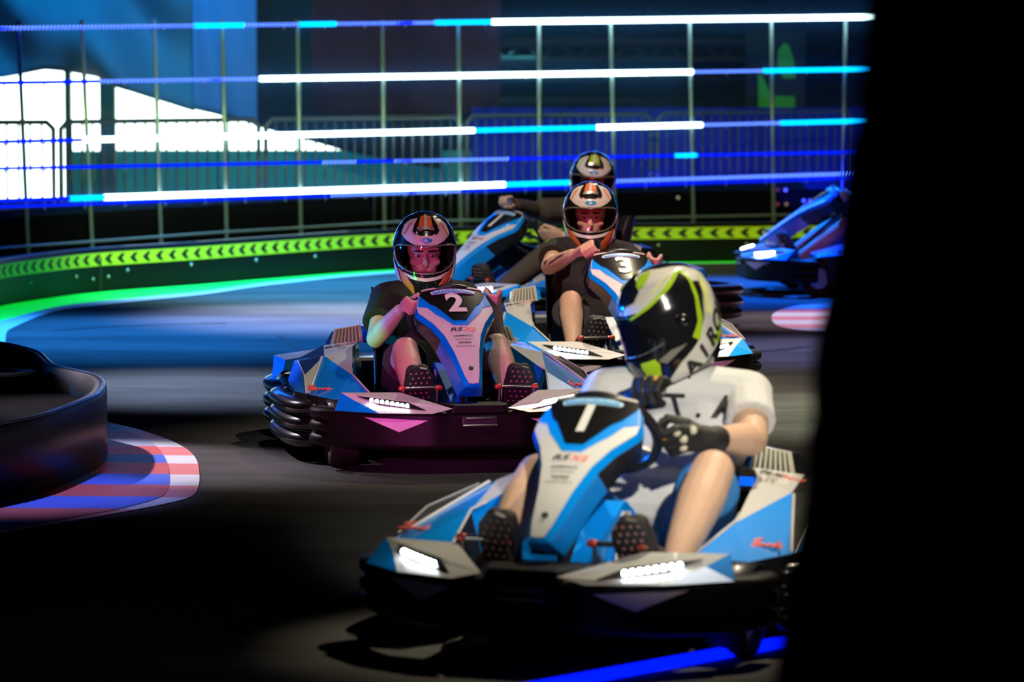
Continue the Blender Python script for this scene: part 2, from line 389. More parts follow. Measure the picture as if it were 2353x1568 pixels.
def remeshed(mb, name, mats, parent, voxel=0.007, smooth=3):
    me = bpy.data.meshes.new('tmp'); me.from_pydata(mb.v, [], mb.f)
    bm = bmesh.new(); bm.from_mesh(me); bmesh.ops.recalc_face_normals(bm, faces=bm.faces[:]); bm.to_mesh(me); bm.free()
    o = bpy.data.objects.new('tmp', me); C.objects.link(o)
    r = o.modifiers.new('r', 'REMESH'); r.mode = 'VOXEL'; r.voxel_size = voxel; r.use_smooth_shade = True
    s = o.modifiers.new('s', 'SMOOTH'); s.iterations = smooth; s.factor = 0.5
    dg = bpy.context.evaluated_depsgraph_get(); m2 = bpy.data.meshes.new_from_object(o.evaluated_get(dg))
    bpy.data.objects.remove(o); bpy.data.meshes.remove(me)
    m2.name = name; m2.materials.clear(); m2.materials.append(mats)
    m2.polygons.foreach_set('use_smooth', [True] * len(m2.polygons)); m2.update()
    o2 = bpy.data.objects.new(name, m2); C.objects.link(o2)
    if parent: o2.parent = parent
    return o2
# ================================================================ go-kart (nose towards -y)
def bumper(mb, path, z0, z1, lobes, thick=0.075, flatf=None):
    """sweep of a bumper profile along a plan path (outer face), ends rounded off. lobes(i/n) -> 0 flat .. 1 three tubes"""
    P = crom([(x, y, 0) for x, y in path], 6); n = len(P); rings = []
    for i, p in enumerate(P):
        t = (P[min(i + 1, n - 1)] - P[max(i - 1, 0)]).normalized(); nrm = Vector((t.y, -t.x, 0))
        f = i / (n - 1); L = lobes(f); e = min(f, 1 - f) * (n - 1)
        k = math.sqrt(max(0.0, 1 - max(0, 1 - e / 2.5) ** 2)); k = max(k, 0.12)
        zc = (z0 + z1) / 2; hh = (z1 - z0) / 2; prof = []
        m = 24
        for j in range(m + 1):
            u = j / m; z = z0 + (z1 - z0) * u
            ph = (u * 3) % 1.0 if u < 1 else 1.0
            bulge = math.sqrt(max(0, 1 - (2 * ph - 1) ** 2)) * (z1 - z0) / 6 * 1.1
            flat = min(1, min(u, 1 - u) * 9) ** .5 * 0.018
            prof.append((-0.03 + (bulge * L + flat * (1 - L)), z))
        prof += [(-thick + .01, z1), (-thick, z1 - .015), (-thick, z0 + .015), (-thick + .01, z0)]
        ring = []
        for o_, z in prof:
            oc = -0.03 - thick / 4
            ring.append(p + nrm * (oc + (o_ - oc) * k) + Vector((0, 0, zc + (z - zc) * (0.55 + 0.45 * k))))
        rings.append(ring)
    mb.loft(rings, 0, True)

# sloping front cowl: t = 0 at its top edge, 1 at its lower tip; u across
CT = Vector((0, -0.40, 0.695)); CB = Vector((0, -0.90, 0.352))
cax = (CB - CT); CL = cax.length; cax.normalize(); cnr = Vector((0, cax.z, -cax.y)); 
if cnr.y > 0: cnr = -cnr
def cowl(u, v, off):      # v metres down from the top edge
    return CT + cax * v + Vector((u, 0, 0)) + cnr * (off + 0.030 - 1.1 * u * u - 0.10 * (v - 0.28) ** 2)
def mirror(pl): return [(-x, y) for x, y in pl[::-1]]
def sym(half): return half + [(-x, y) for x, y in half[::-1] if abs(x) > 1e-6]

def side_surface(mb, P, faces, mi): mb.add([P[k] for k in P], [[list(P).index(q) for q in f] for f in faces], mi)

def make_kart(number):
    root = empty('go_kart')
    # floor tray, frame, axle
    b = MB(); b.prism([(-.30, -.93), (.30, -.93), (.34, -.4), (.36, .75), (-.36, .75), (-.34, -.4)], 0.10, 0.112)
    b.build('floor_tray', M['black'], root)
    b = MB()
    for sx in (-1, 1):
        b.tube([(sx * .25, -.90, .125), (sx * .34, -.4, .125), (sx * .36, .9, .12)], .017)
        b.tube([(sx * .34, -.45, .09), (sx * .56, -.35, .12), (sx * .57, .3, .12), (sx * .36, .4, .09)], .014)
    b.tube([(-.5, .52, .14), (.5, .52, .14)], .017); b.tube([(-.45, -.60, .13), (.45, -.60, .13)], .014)
    b.build('frame', M['black'], root)
    # wheels
    for sx in (-1, 1):
        for yy, rr, wd in ((-.60, .125, .12), (.52, .14, .19)):
            xc = sx * (.49 if yy < 0 else .50)
            prof = [(.55 * rr, -wd / 2), (.93 * rr, -wd / 2), (rr, -wd / 2 + .02), (rr, wd / 2 - .02), (.93 * rr, wd / 2), (.55 * rr, wd / 2)]
            b = MB(); rings = [[(xc + a, yy + r_ * math.cos(2 * PI * i / 28), rr + r_ * math.sin(2 * PI * i / 28)) for r_, a in prof] for i in range(29)]
            b.loft(rings, 0, True, caps=False); wh = b.build('wheel', M['tire'], root)
            b = MB(); b.tube([(xc - wd * .42, yy, rr), (xc + wd * .42, yy, rr)], [.55 * rr] * 2, 20, round_=False); b.tube([(xc - wd * .5, yy, rr), (xc + wd * .5, yy, rr)], .03, 10, round_=False)
            b.build('wheel_rim', M['metal'], wh)
    # bumpers
    half = [(0, -1.055), (.12, -1.055), (.22, -1.05), (.38, -.98), (.52, -.87), (.60, -.78), (.64, -.69), (.63, -.61)]
    path = [(-x, y) for x, y in half[::-1]] + half[1:]
    b = MB(); bumper(b, path, .10, .258, lambda f: min(1, max(0, (abs(f - .5) * 2 - .66) / .10)))
    fb = b.build('front_bumper', M['bumperface'], root)
    b = MB()
    b.add([(-.115, -1.05, .25), (.115, -1.05, .25), (.105, -1.045, .286), (-.105, -1.045, .286), (-.17, -.93, .25), (.17, -.93, .25), (.15, -.90, .284), (-.15, -.90, .284), (-.28, -.70, .24), (.28, -.70, .24), (.26, -.68, .262), (-.26, -.68, .262)],
          [(0, 1, 2, 3), (3, 2, 6, 7), (0, 3, 7, 4), (1, 5, 6, 2), (7, 6, 10, 11), (4, 7, 11, 8), (5, 9, 10, 6), (8, 11, 10, 9), (0, 4, 8, 9, 5, 1)])
    b.build('nose_plate', M['bumperface'], fb, bevel=.006)
    # carrying slot in the nose
    b = MB(); b.box((0, -1.046, .222), (.15, .02, .038)); b.build('handle_slot', M['ink'], fb, bevel=.008)
    b = MB(); b.tube([(-.07, -1.06, .203), (.07, -1.06, .203)], .006); b.tube([(-.055, -1.058, .232), (.055, -1.058, .232)], .004); b.build('handle_lip', M['metal'], fb)
    for sx in (-1, 1):
        b = MB()
        def fpt(x, z, off, sx=sx):
            tab = [(0, -1.055), (.12, -1.055), (.22, -1.05), (.38, -.98), (.52, -.87), (.64, -.76)]
            y = lerp_tab(tab, x); return Vector((sx * (x + off * .5), y + .010 - off, z))
        b.plate([(.21, .226), (.45, .232), (.32, .176)], fpt, .004, .004, .03)
        b.build('triangle_sticker', M['sticker'], fb)
    # side and rear bumpers
    for sx in (-1, 1):
        b = MB(); p = [(.57, -.50), (.655, -.44), (.695, -.30), (.70, .0), (.68, .20), (.62, .30)]
        p = p if sx > 0 else [(-x, y) for x, y in p[::-1]]
        bumper(b, p, .06, .262, lambda f: 1.0); b.build('side_bumper', M['rubber'], root)
    p = [(.50, .36), (.585, .42), (.625, .60), (.62, .85), (.54, .99), (.3, 1.04), (0, 1.05)]
    p = p + [(-x, y) for x, y in p[:-1][::-1]]
    b = MB(); bumper(b, p, .045, .255, lambda f: 1.0); b.build('rear_bumper', M['rubber'], root)
    # headlight panels
    for sx in (-1, 1):
        g = lambda x, y, z: (sx * x, y, z)
        tip = g(.112, -1.066, .274); bt = g(.20, -1.075, .255); bm_ = g(.40, -.985, .252); bo = g(.56, -.835, .252)
        ro = g(.525, -.765, .320); top = g(.285, -.81, .320); rin = g(.475, -.835, .290); bk = g(.28, -.79, .26); bko = g(.53, -.735, .26)
        b = MB()
        P = [tip, bt, bm_, bo, ro, top, rin, bk, bko]
        b.add(P, [(0, 4, 5), (0, 1, 2, 6), (0, 6, 4), (5, 4, 8, 7), (0, 5, 7)], 0)
        b.add(P, [(6, 2, 3), (4, 6, 3), (4, 3, 8)], 1)
        b.add(P, [(1, 0, 7, 8, 3, 2)], 0)
        hp = b.build('headlight_panel', [M['white'], M['blue']], root, bevel=.003)
        # dark light slot on the front facet
        A = Vector(ro); B = Vector(tip); Cc = Vector(bm_); Dd = Vector(bt)
        def slot(u, v, off, A=A, B=B, Cc=Cc, Dd=Dd):
            tp = A.lerp(B, u); bo_ = Cc.lerp(Dd, max(0, (u - .22) / .7)) if u > .22 else Cc
            n_ = Vector((sx * .45, -.62, .62)).normalized(); return tp.lerp(bo_, v) + n_ * off
        b = MB(); b.plate([(.13, .10), (.60, .07), (.80, .62), (.28, .40)], slot, .004, .006, .05); ls = b.build('light_bar', M['gloss'], hp)
        for k in range(8):
            c = slot(.25 + .050 * k, .30 + .018 * k, .010)
            b = MB(); b.ell(c, (.0088, .0088, .0088), 10); b.build('headlight_led', M['led'], ls)
    # side pods
    for sx in (-1, 1):
        g = lambda x, y, z: Vector((sx * x, y, z))
        K = dict(A=g(.37, -.63, .285), B=g(.53, -.60, .275), Cc=g(.615, -.44, .285), D=g(.415, -.36, .355), E=g(.475, .02, .405), G=g(.34, .10, .435), Rr=g(.29, .24, .45),
                 ER=g(.44, .27, .43), O1=g(.575, .12, .375), O2=g(.625, .06, .30), O3=g(.60, -.25, .345), O4=g(.64, -.25, .28), OR=g(.56, .33, .36),
                 Ai=g(.36, -.63, .10), Gi=g(.30, .10, .10), Ri=g(.28, .24, .10), Bi=g(.52, -.58, .10), Ci=g(.60, -.42, .10), O4i=g(.60, -.25, .1), O2i=g(.6, .06, .1), ORi=g(.55, .33, .1), Di=g(.35, -.36, .1))
        ks = list(K); ix = lambda s_: [ks.index(q) for q in s_.split()]
        pts = [K[k] for k in ks]
        b = MB()
        b.add(pts, [ix('A B Cc E D')], 1)
        b.add(pts, [ix('D E G'), ix('G E ER Rr')], 0)
        b.add(pts, [ix('Cc O3 O1 E'), ix('E O1 OR ER')], 2)
        b.add(pts, [ix('Cc O4 O3'), ix('O4 O2 O3'), ix('O3 O2 O1'), ix('O1 O2 OR')], 1)
        b.add(pts, [ix('D G Gi Di')], 1)
        b.add(pts, [ix('A D Di Ai'), ix('G Rr Ri Gi')], 2)
        b.add(pts, [ix('A Ai Bi B'), ix('B Bi Ci Cc'), ix('Cc Ci O4i O4'), ix('O4 O4i O2i O2'), ix('O2 O2i ORi OR'), ix('Rr ER OR ORi Ri')], 2)
        pod = b.build('side_pod', [M['white'], M['blue'], M['black']], root, bevel=.004)
        b = MB()   # pale edging strips
        b.tube([K['A'] + Vector((0, 0, .004)), K['D'] + Vector((0, 0, .004)), K['G'].lerp(K['D'], .8)], .0045, 6)
        b.tube([K['Cc'] + g(-.01, .01, .004), K['E'].lerp(K['O3'], .12) + Vector((0, 0, .004))], .0055, 6)
        b.tube([K['Cc'] + g(.004, 0, .003), K['O3'] + Vector((0, 0, .003)), K['O1'] + Vector((0, 0, .003))], .003, 6)
        b.build('edging', M['white'], pod)
        # red script on the blue facet
        A, B_, E_ = K['Cc'], K['B'], K['E']
        xa = (K['A'] - K['Cc']); xa.normalize(); ya = (K['E'] - (K['A'] + K['B']) / 2).normalized()
        xa = Vector((1, .12 * sx, -.02)).normalized(); nn = xa.cross(ya).normalized(); 
        if nn.z < 0: nn = -nn
        cc0 = (K['Cc'] * .50 + K['B'] * .26 + K['D'] * .24)
        b = MB()
        sc_ = lambda u, v, off: cc0 + xa * u + ya * v + nn * off
        st = crom([(-.055, .035, 0), (-.075, .05, 0), (-.04, .075, 0), (-.065, .05, 0), (-.04, .03, 0), (-.055, .01, 0), (-.085, .0, 0), (-.055, -.01, 0), (-.03, .005, 0), (-.02, .02, 0), (-.01, .0, 0), (.005, .02, 0), (.015, .0, 0), (.03, .05, 0), (.02, .0, 0), (.045, .012, 0), (.05, -.02, 0)], 3)
        b.tube([sc_(p.x * .8, p.y * .8, .006) for p in st], .0042, 5)
        b.build('script_logo', M['redscript'], pod)
        # lettering on the white facet
        xw = Vector((1, 0, 0)); yw = (K['ER'] - K['E']); o0 = (K['G'] + K['E'] + K['Rr'] + K['ER']) / 4
        nw = (K['E'] - K['G']).cross(K['Rr'] - K['G']).normalized()
        if nw.z < 0: nw = -nw
        yw = (Vector((0, 1, 0)) - nw * nw.y).normalized(); xw = (Vector((1, 0, 0)) - nw * nw.x).normalized()
        b = MB(); fw = lambda u, v, off: o0 + xw * u + yw * v + nw * off
        text_on(b, 'RS', fw, -.03, .03, .055, 0, .03, 1.3, .2, .005, vdir=1); text_on(b, 'X2', fw, .04, .03, .055, 1, .02, 1.2, .2, .005, vdir=1)
        text_on(b, 'H1', fw, .0, -.04, .03, 0, .02, 1, 0, .005, vdir=1); text_on(b, 'L4', fw, .0, -.075, .03, 0, .02, 1, 0, .005, vdir=1)
        b.build('pod_lettering', [M['ink'], M['redscript']], pod)
        # ribbed air vent standing at the rear of the pod
        b = MB()
        V = [g(.27, .27, .44), g(.41, .27, .42), g(.385, .31, .49), g(.275, .31, .508), g(.26, .44, .42), g(.42, .44, .40), g(.38, .42, .48), g(.28, .42, .50)]
        b.add(V, [(0, 1, 2, 3), (2, 6, 7, 3), (1, 5, 6, 2), (0, 3, 7, 4), (4, 7, 6, 5), (0, 4, 5, 1)], 0)
        b.add([V[3], V[0], g(.22, .30, .46), g(.22, .27, .505)], [(0, 1, 2, 3)], 1)
        b.add([g(.215, .33, .45), V[7], V[3], g(.22, .27, .505)], [(0, 1, 2, 3)], 1)
        vc = b.build('vent_cap', [M['black'], M['blue']], pod, bevel=.003)
        b = MB()
        for k in range(8):
            u = (k + .5) / 8; p0 = V[0].lerp(V[1], u).lerp(V[3].lerp(V[2], u), .08); p1 = V[0].lerp(V[1], u).lerp(V[3].lerp(V[2], u), .92)
            o_ = Vector((0, -.004, .003)); b.tube([p0 + o_, p1 + o_], .0055, 6)
        for a_, c_ in ((0, 1), (1, 2), (2, 3), (3, 0)): b.tube([V[a_] + Vector((0, -.003, .002)), V[c_] + Vector((0, -.003, .002))], .004, 6)
        b.build('vent_ribs', M['vent'], vc)
        # rear wheel cover
        b = MB()
        W = [g(.40, .36, .33), g(.60, .40, .31), g(.61, .62, .36), g(.40, .64, .385), g(.41, .40, .385), g(.585, .43, .355), g(.40, .64, .36), g(.61, .64, .30), g(.38, .36, .20), g(.62, .62, .25)]
        b.add(W, [(4, 5, 2, 3)], 0); b.add(W, [(0, 1, 5, 4)], 1); b.add(W, [(1, 9, 2, 5), (3, 2, 7, 6)], 1); b.add(W, [(0, 4, 3, 6)], 1); b.add(W, [(0, 6, 7, 9, 1)], 1)
        b.build('rear_wheel_cover', [M['white'], M['blue']], root, bevel=.004)
        # front wheel hood
        b = MB(); rings = []
        for i in range(9):
            a = PI * (i / 8); y0 = -.60 - .125 * math.cos(a); z0 = .14 + .135 * math.sin(a)
            rings.append([g(.405, y0, z0), g(.56, y0, z0), g(.56, y0, z0 - .012), g(.405, y0, z0 - .012)])
        b.loft(rings, 0, True); b.build('front_wheel_hood', M['black'], root)
    # steering column, wheel
    wc = Vector((0, -.31, .60)); wrot = Euler((R(-50), 0, 0))
    b = MB(); b.tube([(0, -.72, .22), (0, -.33, .57)], .012); b.tube([(0, -.33, .565), (0, -.315, .595)], .035); b.build('steering_column', M['black'], root)
    b = MB(); b.torus(wc, .155, .0165, wrot, 40, 12)
    sw = b.build('steering_wheel', M['black'], root)
    b = MB()
    for a in (0, 120, 240):
        p = Vector((.15 * math.sin(R(a + 180)), .15 * math.cos(R(a + 180)), 0)); p.rotate(wrot); b.tube([wc + Vector((0, 0, -.01)), wc + p], .011, 8)
    b.build('wheel_spokes', M['metal'], sw)
    # cowl body
    halfw = [(.125, 0.0), (.142, .03), (.158, .095), (.158, .13), (.108, .225), (.076, .31), (.052, .42), (.030, .57), (.020, .612), (.0, .616)]
    out = [(x, v) for x, v in halfw]
    b = MB()
    front = sym(out)
    b.plate(front, cowl, .0, .004, .035, 0)
    cb = b.build('cowl', M['white'], root)
    b = MB()     # body behind the face: blue flanks
    ring0 = [cowl(u, v, -.002) for u, v in front]
    ring1 = [cowl(u * 1.02 + math.copysign(.003 + .010 * min(1, v / .3), u) if abs(u) > 1e-6 else 0, v + .002, -.022) for u, v in front]
    ring2 = [cowl(u * .86 + math.copysign(.034 * min(1, v / .3), u) if abs(u) > 1e-6 else 0, v * .94, -.105) for u, v in front]
    b.loft([ring0, ring1, ring2], 0, False, caps=True, mfun=lambda i, j: 0 if (i == 0 or 5 <= j <= 12) else 1)
    b.build('cowl_flanks', [M['blue'], M['black']], cb, bevel=.002)
    b = MB()     # blue V border
    b.plate(sym([(.118, .0), (.140, .03), (.1555, .092), (.118, .115), (.094, .165), (.062, .208), (.030, .252), (.0, .253)]), cowl, .003, .003, .035)
    b.build('blue_border', M['blue'], cb)
    b = MB()
    b.plate(sym([(.124, .0), (.137, .022), (.133, .040), (.106, .095), (.085, .118), (.028, .222), (.0, .223)]), cowl, .006, .003, .03)
    np_ = b.build('number_panel', M['gloss'], cb)
    b = MB(); b.plate(sym([(.118, -.006), (.126, .004), (.0, .0)][:2] + [(.0, .001)]), cowl, .009, .006, .03); b.tube([cowl(u, -.003, .003) for u in (-.122, -.08, -.04, 0, .04, .08, .122)], .006, 8); b.build('top_lip', M['vent'], np_)
    b = MB(); q = [(.088, .040), (.094, .030), (.092, .022), (.06, .014), (.0, .010)]
    b.plate(sym(q), cowl, .009, .002, .03, 0); b.plate(sym([(.083, .037), (.087, .029), (.056, .018), (.0, .014)]), cowl, .0105, .002, .03, 1)
    text_on(b, 'VUNDERGRUND', cowl, 0, .027, .0195, 0, .02, 1.05, 0, .0125); b.build('badge', [M['badgelt'], M['badge']], np_)
    if number:
        b = MB(); text_on(b, number, cowl, 0.002, .106, .168, 0, .035, .92, -.05 if number != '1' else .0, .0095); b.build('race_number', M['numwhite'], np_)
    b = MB()
    text_on(b, 'RS', cowl, -.026, .282, .032, 0, .02, 1.5, .35); text_on(b, 'X2', cowl, .030, .282, .032, 1, .02, 1.3, .35)
    for k, (s_, h_) in enumerate((('COMPACT,', .014), ('MOTORKART', .010), ('NORD', .015), ('RACING PARTS', .010))):
        text_on(b, s_, cowl, 0, .325 + k * .022, h_, 0, .03 if k in (0, 2) else 0, 1.2)
    b.build('cowl_lettering', [M['ink'], M['redscript']], cb)
    b = MB(); b.tube([cowl(0, .53, 0), cowl(0, .53, .006)], .010, 14, round_=False); b.build('cowl_bolt', M['ink'], cb)
    # centre tank fairing between the feet
    b = MB()
    T = [(-.07, -.62, .10), (.07, -.62, .10), (.075, -.10, .10), (-.075, -.10, .10), (-.03, -.60, .24), (.03, -.60, .24), (.055, -.30, .40), (-.055, -.30, .40), (.06, -.12, .30), (-.06, -.12, .30)]
    b.add(T, [(0, 1, 5, 4), (4, 5, 6, 7), (7, 6, 8, 9), (3, 9, 8, 2), (0, 3, 2, 1)], 0); b.add(T, [(1, 2, 8, 6, 5), (0, 4, 7, 9, 3)], 0)
    ft = b.build('tank_fairing', M['blue'], root, bevel=.01)
    b = MB()
    for sx in (-1, 1):
        ff = lambda u, v, off, sx=sx: Vector((sx * (.078 + off - .10 * (v - .1)), u, v))
        b.plate([(-.50, .13), (-.32, .37), (-.25, .36), (-.42, .13)], ff, .004, .006, .05); b.plate([(-.39, .13), (-.22, .35), (-.15, .30), (-.30, .13)], ff, .004, .006, .05)
    b.build('tank_stripe', M['white'], ft)
    # pedals
    for sx in (-1, 1):
        b = MB(); x0 = sx * .20
        b.tube([(x0 - .075, -.80, .335), (x0 + .075, -.80, .335)], .0085, 10); b.tube([(x0 - .07, -.80, .335), (x0 - .07, -.74, .09)], .007, 8); b.tube([(x0 + .07, -.80, .335), (x0 + .07, -.74, .09)], .007, 8)
        b.tube([(x0 - .07, -.77, .22), (x0 + .07, -.77, .22)], .006, 8)
        pd = b.build('pedal', M['metal'], root)
        for q in (-.075, .075): b = MB(); b.tube([(x0 + q - .006, -.80, .335), (x0 + q + .006, -.80, .335)], .012, 10); b.build('pedal_end', M['redmetal'], pd)
    # seat: a shell swept from a curved side profile
    b = MB(); prof = [(-.14, .14), (-.05, .09), (.10, .075), (.25, .10), (.34, .18), (.39, .32), (.42, .47), (.45, .60), (.46, .66)]
    prof3 = crom([(y, z, 0) for y, z in prof], 4); rings = []
    for i, p in enumerate(prof3):
        t = i / (len(prof3) - 1); wd = .225 - .02 * t + .0 ; lip = .10 + .06 * math.sin(PI * t)
        inner = []; outer = []
        nrm = (prof3[min(i + 1, len(prof3) - 1)] - prof3[max(i - 1, 0)]).normalized(); n_ = Vector((0, -nrm.y, nrm.x))
        for k in range(13):
            a = -1 + 2 * k / 12; x = wd * math.sin(a * PI / 2 * .98); hh = lip * (abs(a) ** 3)
            inner.append(Vector((x, p.x, p.y)) + n_ * hh); outer.append(Vector((x * 1.05, p.x, p.y)) + n_ * (hh - .012))
        rings.append(inner + outer[::-1])
    b.loft(rings, 0, True); b.build('seat', M['seat'], root)
    # engine cover behind the seat
    b = MB(); b.prism([(-.30, .62), (.30, .62), (.26, .95), (-.26, .95)], .10, .34); b.build('engine_cover', M['black'], root, bevel=.04)
    b = MB(); b.tube([(-.28, .60, .30), (-.28, .62, .42), (.28, .62, .42), (.28, .60, .30)], .014); b.build('rear_hoop', M['black'], root)
    return root

# ================================================================ helmet (face towards -y)
HA = [(0, 0), (20, .052), (40, .092), (60, .118), (80, .130), (100, .131), (120, .124), (140, .105), (152, .088)]
HF = [(0, 0), (20, .055), (40, .100), (60, .130), (80, .146), (100, .158), (120, .172), (140, .164), (152, .150)]
HB = [(0, 0), (20, .062), (40, .112), (60, .142), (80, .152), (100, .150), (120, .136), (140, .112), (152, .095)]
def HZ(ph): return .150 * math.cos(R(ph)) if ph < 90 else .196 * math.cos(R(ph))
def hpoint(az, ph, off=0.0):
    a = lerp_tab(HA, ph) + off; f = lerp_tab(HF, ph) + off; k = lerp_tab(HB, ph) + off
    s_, c_ = math.sin(R(az)), math.cos(R(az)); y = -f * c_ if c_ > 0 else -k * c_
    return Vector((a * s_, y, HZ(ph) + off * math.cos(R(ph))))
def ph_open(az):     # visor opening: top and bottom of the eye port
    q = min(1, abs(az) / 74.0); e = math.sqrt(max(0, 1 - q ** 2.6)); return 87 - 16 * e, 87 + 22 * e
def make_helmet(parent, head_m, style):
    """style: 'stripes' (crown scoop, two coloured stripes) or 'racer' (white and lime, dark visor)"""
    b = MB(); N = 96; PH = [0.5] + [4 + i * 4 for i in range(38)]
    rings = [[hpoint(360 * j / N, ph) for j in range(N)] for ph in PH]
    fs = []; vs = [p for r in rings for p in r]
    for i in range(len(PH) - 1):
        for j in range(N):
            az = 360 * (j + .5) / N; az = az - 360 if az > 180 else az; ph = (PH[i] + PH[i + 1]) / 2
            if abs(az) < 74:
                t, bo = ph_open(az)
                if t < ph < bo: continue
            fs.append([i * N + j, i * N + (j + 1) % N, (i + 1) * N + (j + 1) % N, (i + 1) * N + j])
    b.add(vs, fs, 0, True)
    base = M['helmblack']
    h = b.build('helmet', [base, M['lining']], parent); h.matrix_basis = head_m
    sd = h.modifiers.new('solid', 'SOLIDIFY'); sd.thickness = .018; sd.offset = -1; sd.material_offset = 1; sd.use_rim = True
    def plate(name, polys, m, off=.0022, th=.0022):
        for p in polys:
            b = MB(); b.plate([(x / 100, y / 100) for x, y in p], lambda u, v, o_: hpoint(u * 100, v * 100, o_), off, th, .06); b.build(name, m, h)
    # frame around the eye port
    loop = []
    for k in range(48):
        a = 2 * PI * k / 48; az = 74 * math.sin(a) ; t, bo = ph_open(az * .999); ph = t if math.cos(a) > 0 else bo
        if abs(az) > 73.5: ph = 87
        loop.append(hpoint(az, ph, .001))
    b = MB(); b.tube(loop + loop[:1], .0035, 8, round_=False); b.build('visor_frame', M['helmgrey'], h)
    b = MB(); g = 28; vs = []; fs = []
    for i in range(g + 1):
        az = -78 + 156 * i / g; t, bo = ph_open(az * .93)
        for j in range(7): vs.append(hpoint(az, t - 3 + (bo - t + 6) * j / 6, .004))
    for i in range(g):
        for j in range(6): fs.append((i * 7 + j, (i + 1) * 7 + j, (i + 1) * 7 + j + 1, i * 7 + j + 1))
    b.add(vs, fs, 0, True)
    b.build('visor', M['visordark'] if style == 'racer' else M['visor'], h)
    mir = lambda P: [P, [(-x, y) for x, y in P[::-1]]]
    if style != 'racer':
        stripe = M['helmorange'] if style == 'orange' else M['helmlime']
        plate('crown_patch', [[(0, 73), (18, 71), (40, 65), (58, 57), (66, 42), (60, 27), (34, 18), (0, 14), (-34, 18), (-60, 27), (-66, 42), (-58, 57), (-40, 65), (-18, 71)]], M['helmwhite'])
        plate('crown_band', [[(-34, 12), (34, 12), (36, 20), (25, 50), (12, 54), (-12, 54), (-25, 50), (-36, 20)]], M['helmblack'], .003, .003)
        plate('crown_stripe', mir([(5, 10), (26, 14), (17, 40), (4, 41)]), stripe, .0045, .002)
        plate('centre_stripe', [[(-6, 8), (6, 8), (4, 44), (-4, 44)]], M['helmwhite'], .006, .003)
        plate('crown_vent', [[(-18, 39), (18, 39), (20, 46), (9, 45), (8, 43), (-8, 43), (-9, 45), (-20, 46)]], M['helmgrey'], .010, .01)
        plate('vent_scoop', mir([(20, 34), (27, 24), (29, 49), (20, 53)]), M['helmblack'], .012, .012)
        plate('front_badge', [[(13 * math.cos(2 * PI * k / 20), 62 + 4.4 * math.sin(2 * PI * k / 20)) for k in range(20)]], M['badge'], .004, .002)
        b = MB(); text_on(b, 'A', lambda u, v, o_: hpoint(u * 100, v * 100, o_), 0, .62, .07, 0, .05, 1.6, 0, .0055); b.build('badge_letter', M['badgelt'], h)
        plate('side_streak', mir([(44, 34), (48, 33), (52, 58), (48, 56)]), stripe, .004, .002)
        plate('temple_flash', mir([(72, 56), (92, 60), (96, 84), (84, 94), (79, 76)]), M['helmblue'])
        plate('chin_flash', mir([(40, 113), (58, 108), (42, 150), (26, 150), (25, 128)]), stripe)
        plate('cheek_edge', mir([(64, 111), (84, 100), (80, 120), (58, 150), (48, 150)]), M['helmwhite'])
        plate('port_lip', [[(-44, 110), (-20, 113), (0, 114), (20, 113), (44, 110), (30, 116), (0, 118), (-30, 116)]], M['helmwhite'], .004, .003)
    else:
        plate('crown_white', mir([(4, 70), (4, 12), (70, 12), (120, 28), (146, 50), (150, 72), (116, 60), (80, 60), (45, 66), (20, 72)]), M['helmwhite'])
        plate('crown_black', [[(0, 62), (-12, 50), (-10, 14), (10, 14), (26, 30), (36, 44), (26, 56), (12, 58)]], M['helmblack'], .006, .003)
        plate('crown_lime', mir([(30, 38), (26, 22), (60, 14), (64, 20), (42, 34), (40, 42)]), M['helmlime'], .0045, .002)
        plate('temple_lime', mir([(14, 73), (44, 64), (76, 50), (112, 34), (117, 42), (112, 66), (103, 98), (90, 116), (84, 110), (60, 80)]), M['helmlime'], .0045, .002)
        plate('temple_black', mir([(14, 76), (46, 68), (78, 56), (108, 42), (110, 50), (104, 74), (95, 98), (80, 112), (60, 112), (40, 90)]), M['helmblack'], .0065, .002)
        plate('yellow_streak', mir([(46, 54), (84, 38), (96, 36), (64, 50)]) + mir([(112, 96), (124, 66), (131, 58), (136, 66), (118, 100)]), M['helmyellow'], .005, .002)
        plate('cheek_white', mir([(40, 150), (64, 130), (86, 118), (108, 98), (122, 74), (140, 62), (176, 60), (176, 92), (150, 108), (118, 130), (92, 142), (70, 150), (52, 151)]), M['helmwhite'])
        plate('chin_lime', mir([(18, 116), (38, 116), (42, 122), (36, 150), (24, 150)]), M['helmlime'])
        plate('nape_lime', mir([(104, 126), (130, 112), (150, 104), (150, 110), (122, 126)]), M['helmlime'], .0035, .002)
        plate('jaw_line', mir([(42, 118), (74, 108), (78, 112), (50, 123)]), M['helmgrey'], .004, .003)
        for az_ in (78, -78): b = MB(); b.tube([hpoint(az_, 92, .003), hpoint(az_, 92, .010)], .020, 18); b.build('visor_pivot', M['gloss'], h)
        b = MB()
        for s_ in (1,):
            a0, p0, a1, p1 = 70, 140, 150, 92
            for k, ch in enumerate('AIROH'):
                t = .05 + k * .21; text_on(b, ch, lambda u, v, o_: hpoint(u * 100, v * 100, o_), (a0 + (a1 - a0) * t) / 100, (p0 + (p1 - p0) * t) / 100, .23, 0, .04, 1.1, .15, .007, ang=R(32))
        b.build('helmet_lettering', M['ink'], h)
    return h

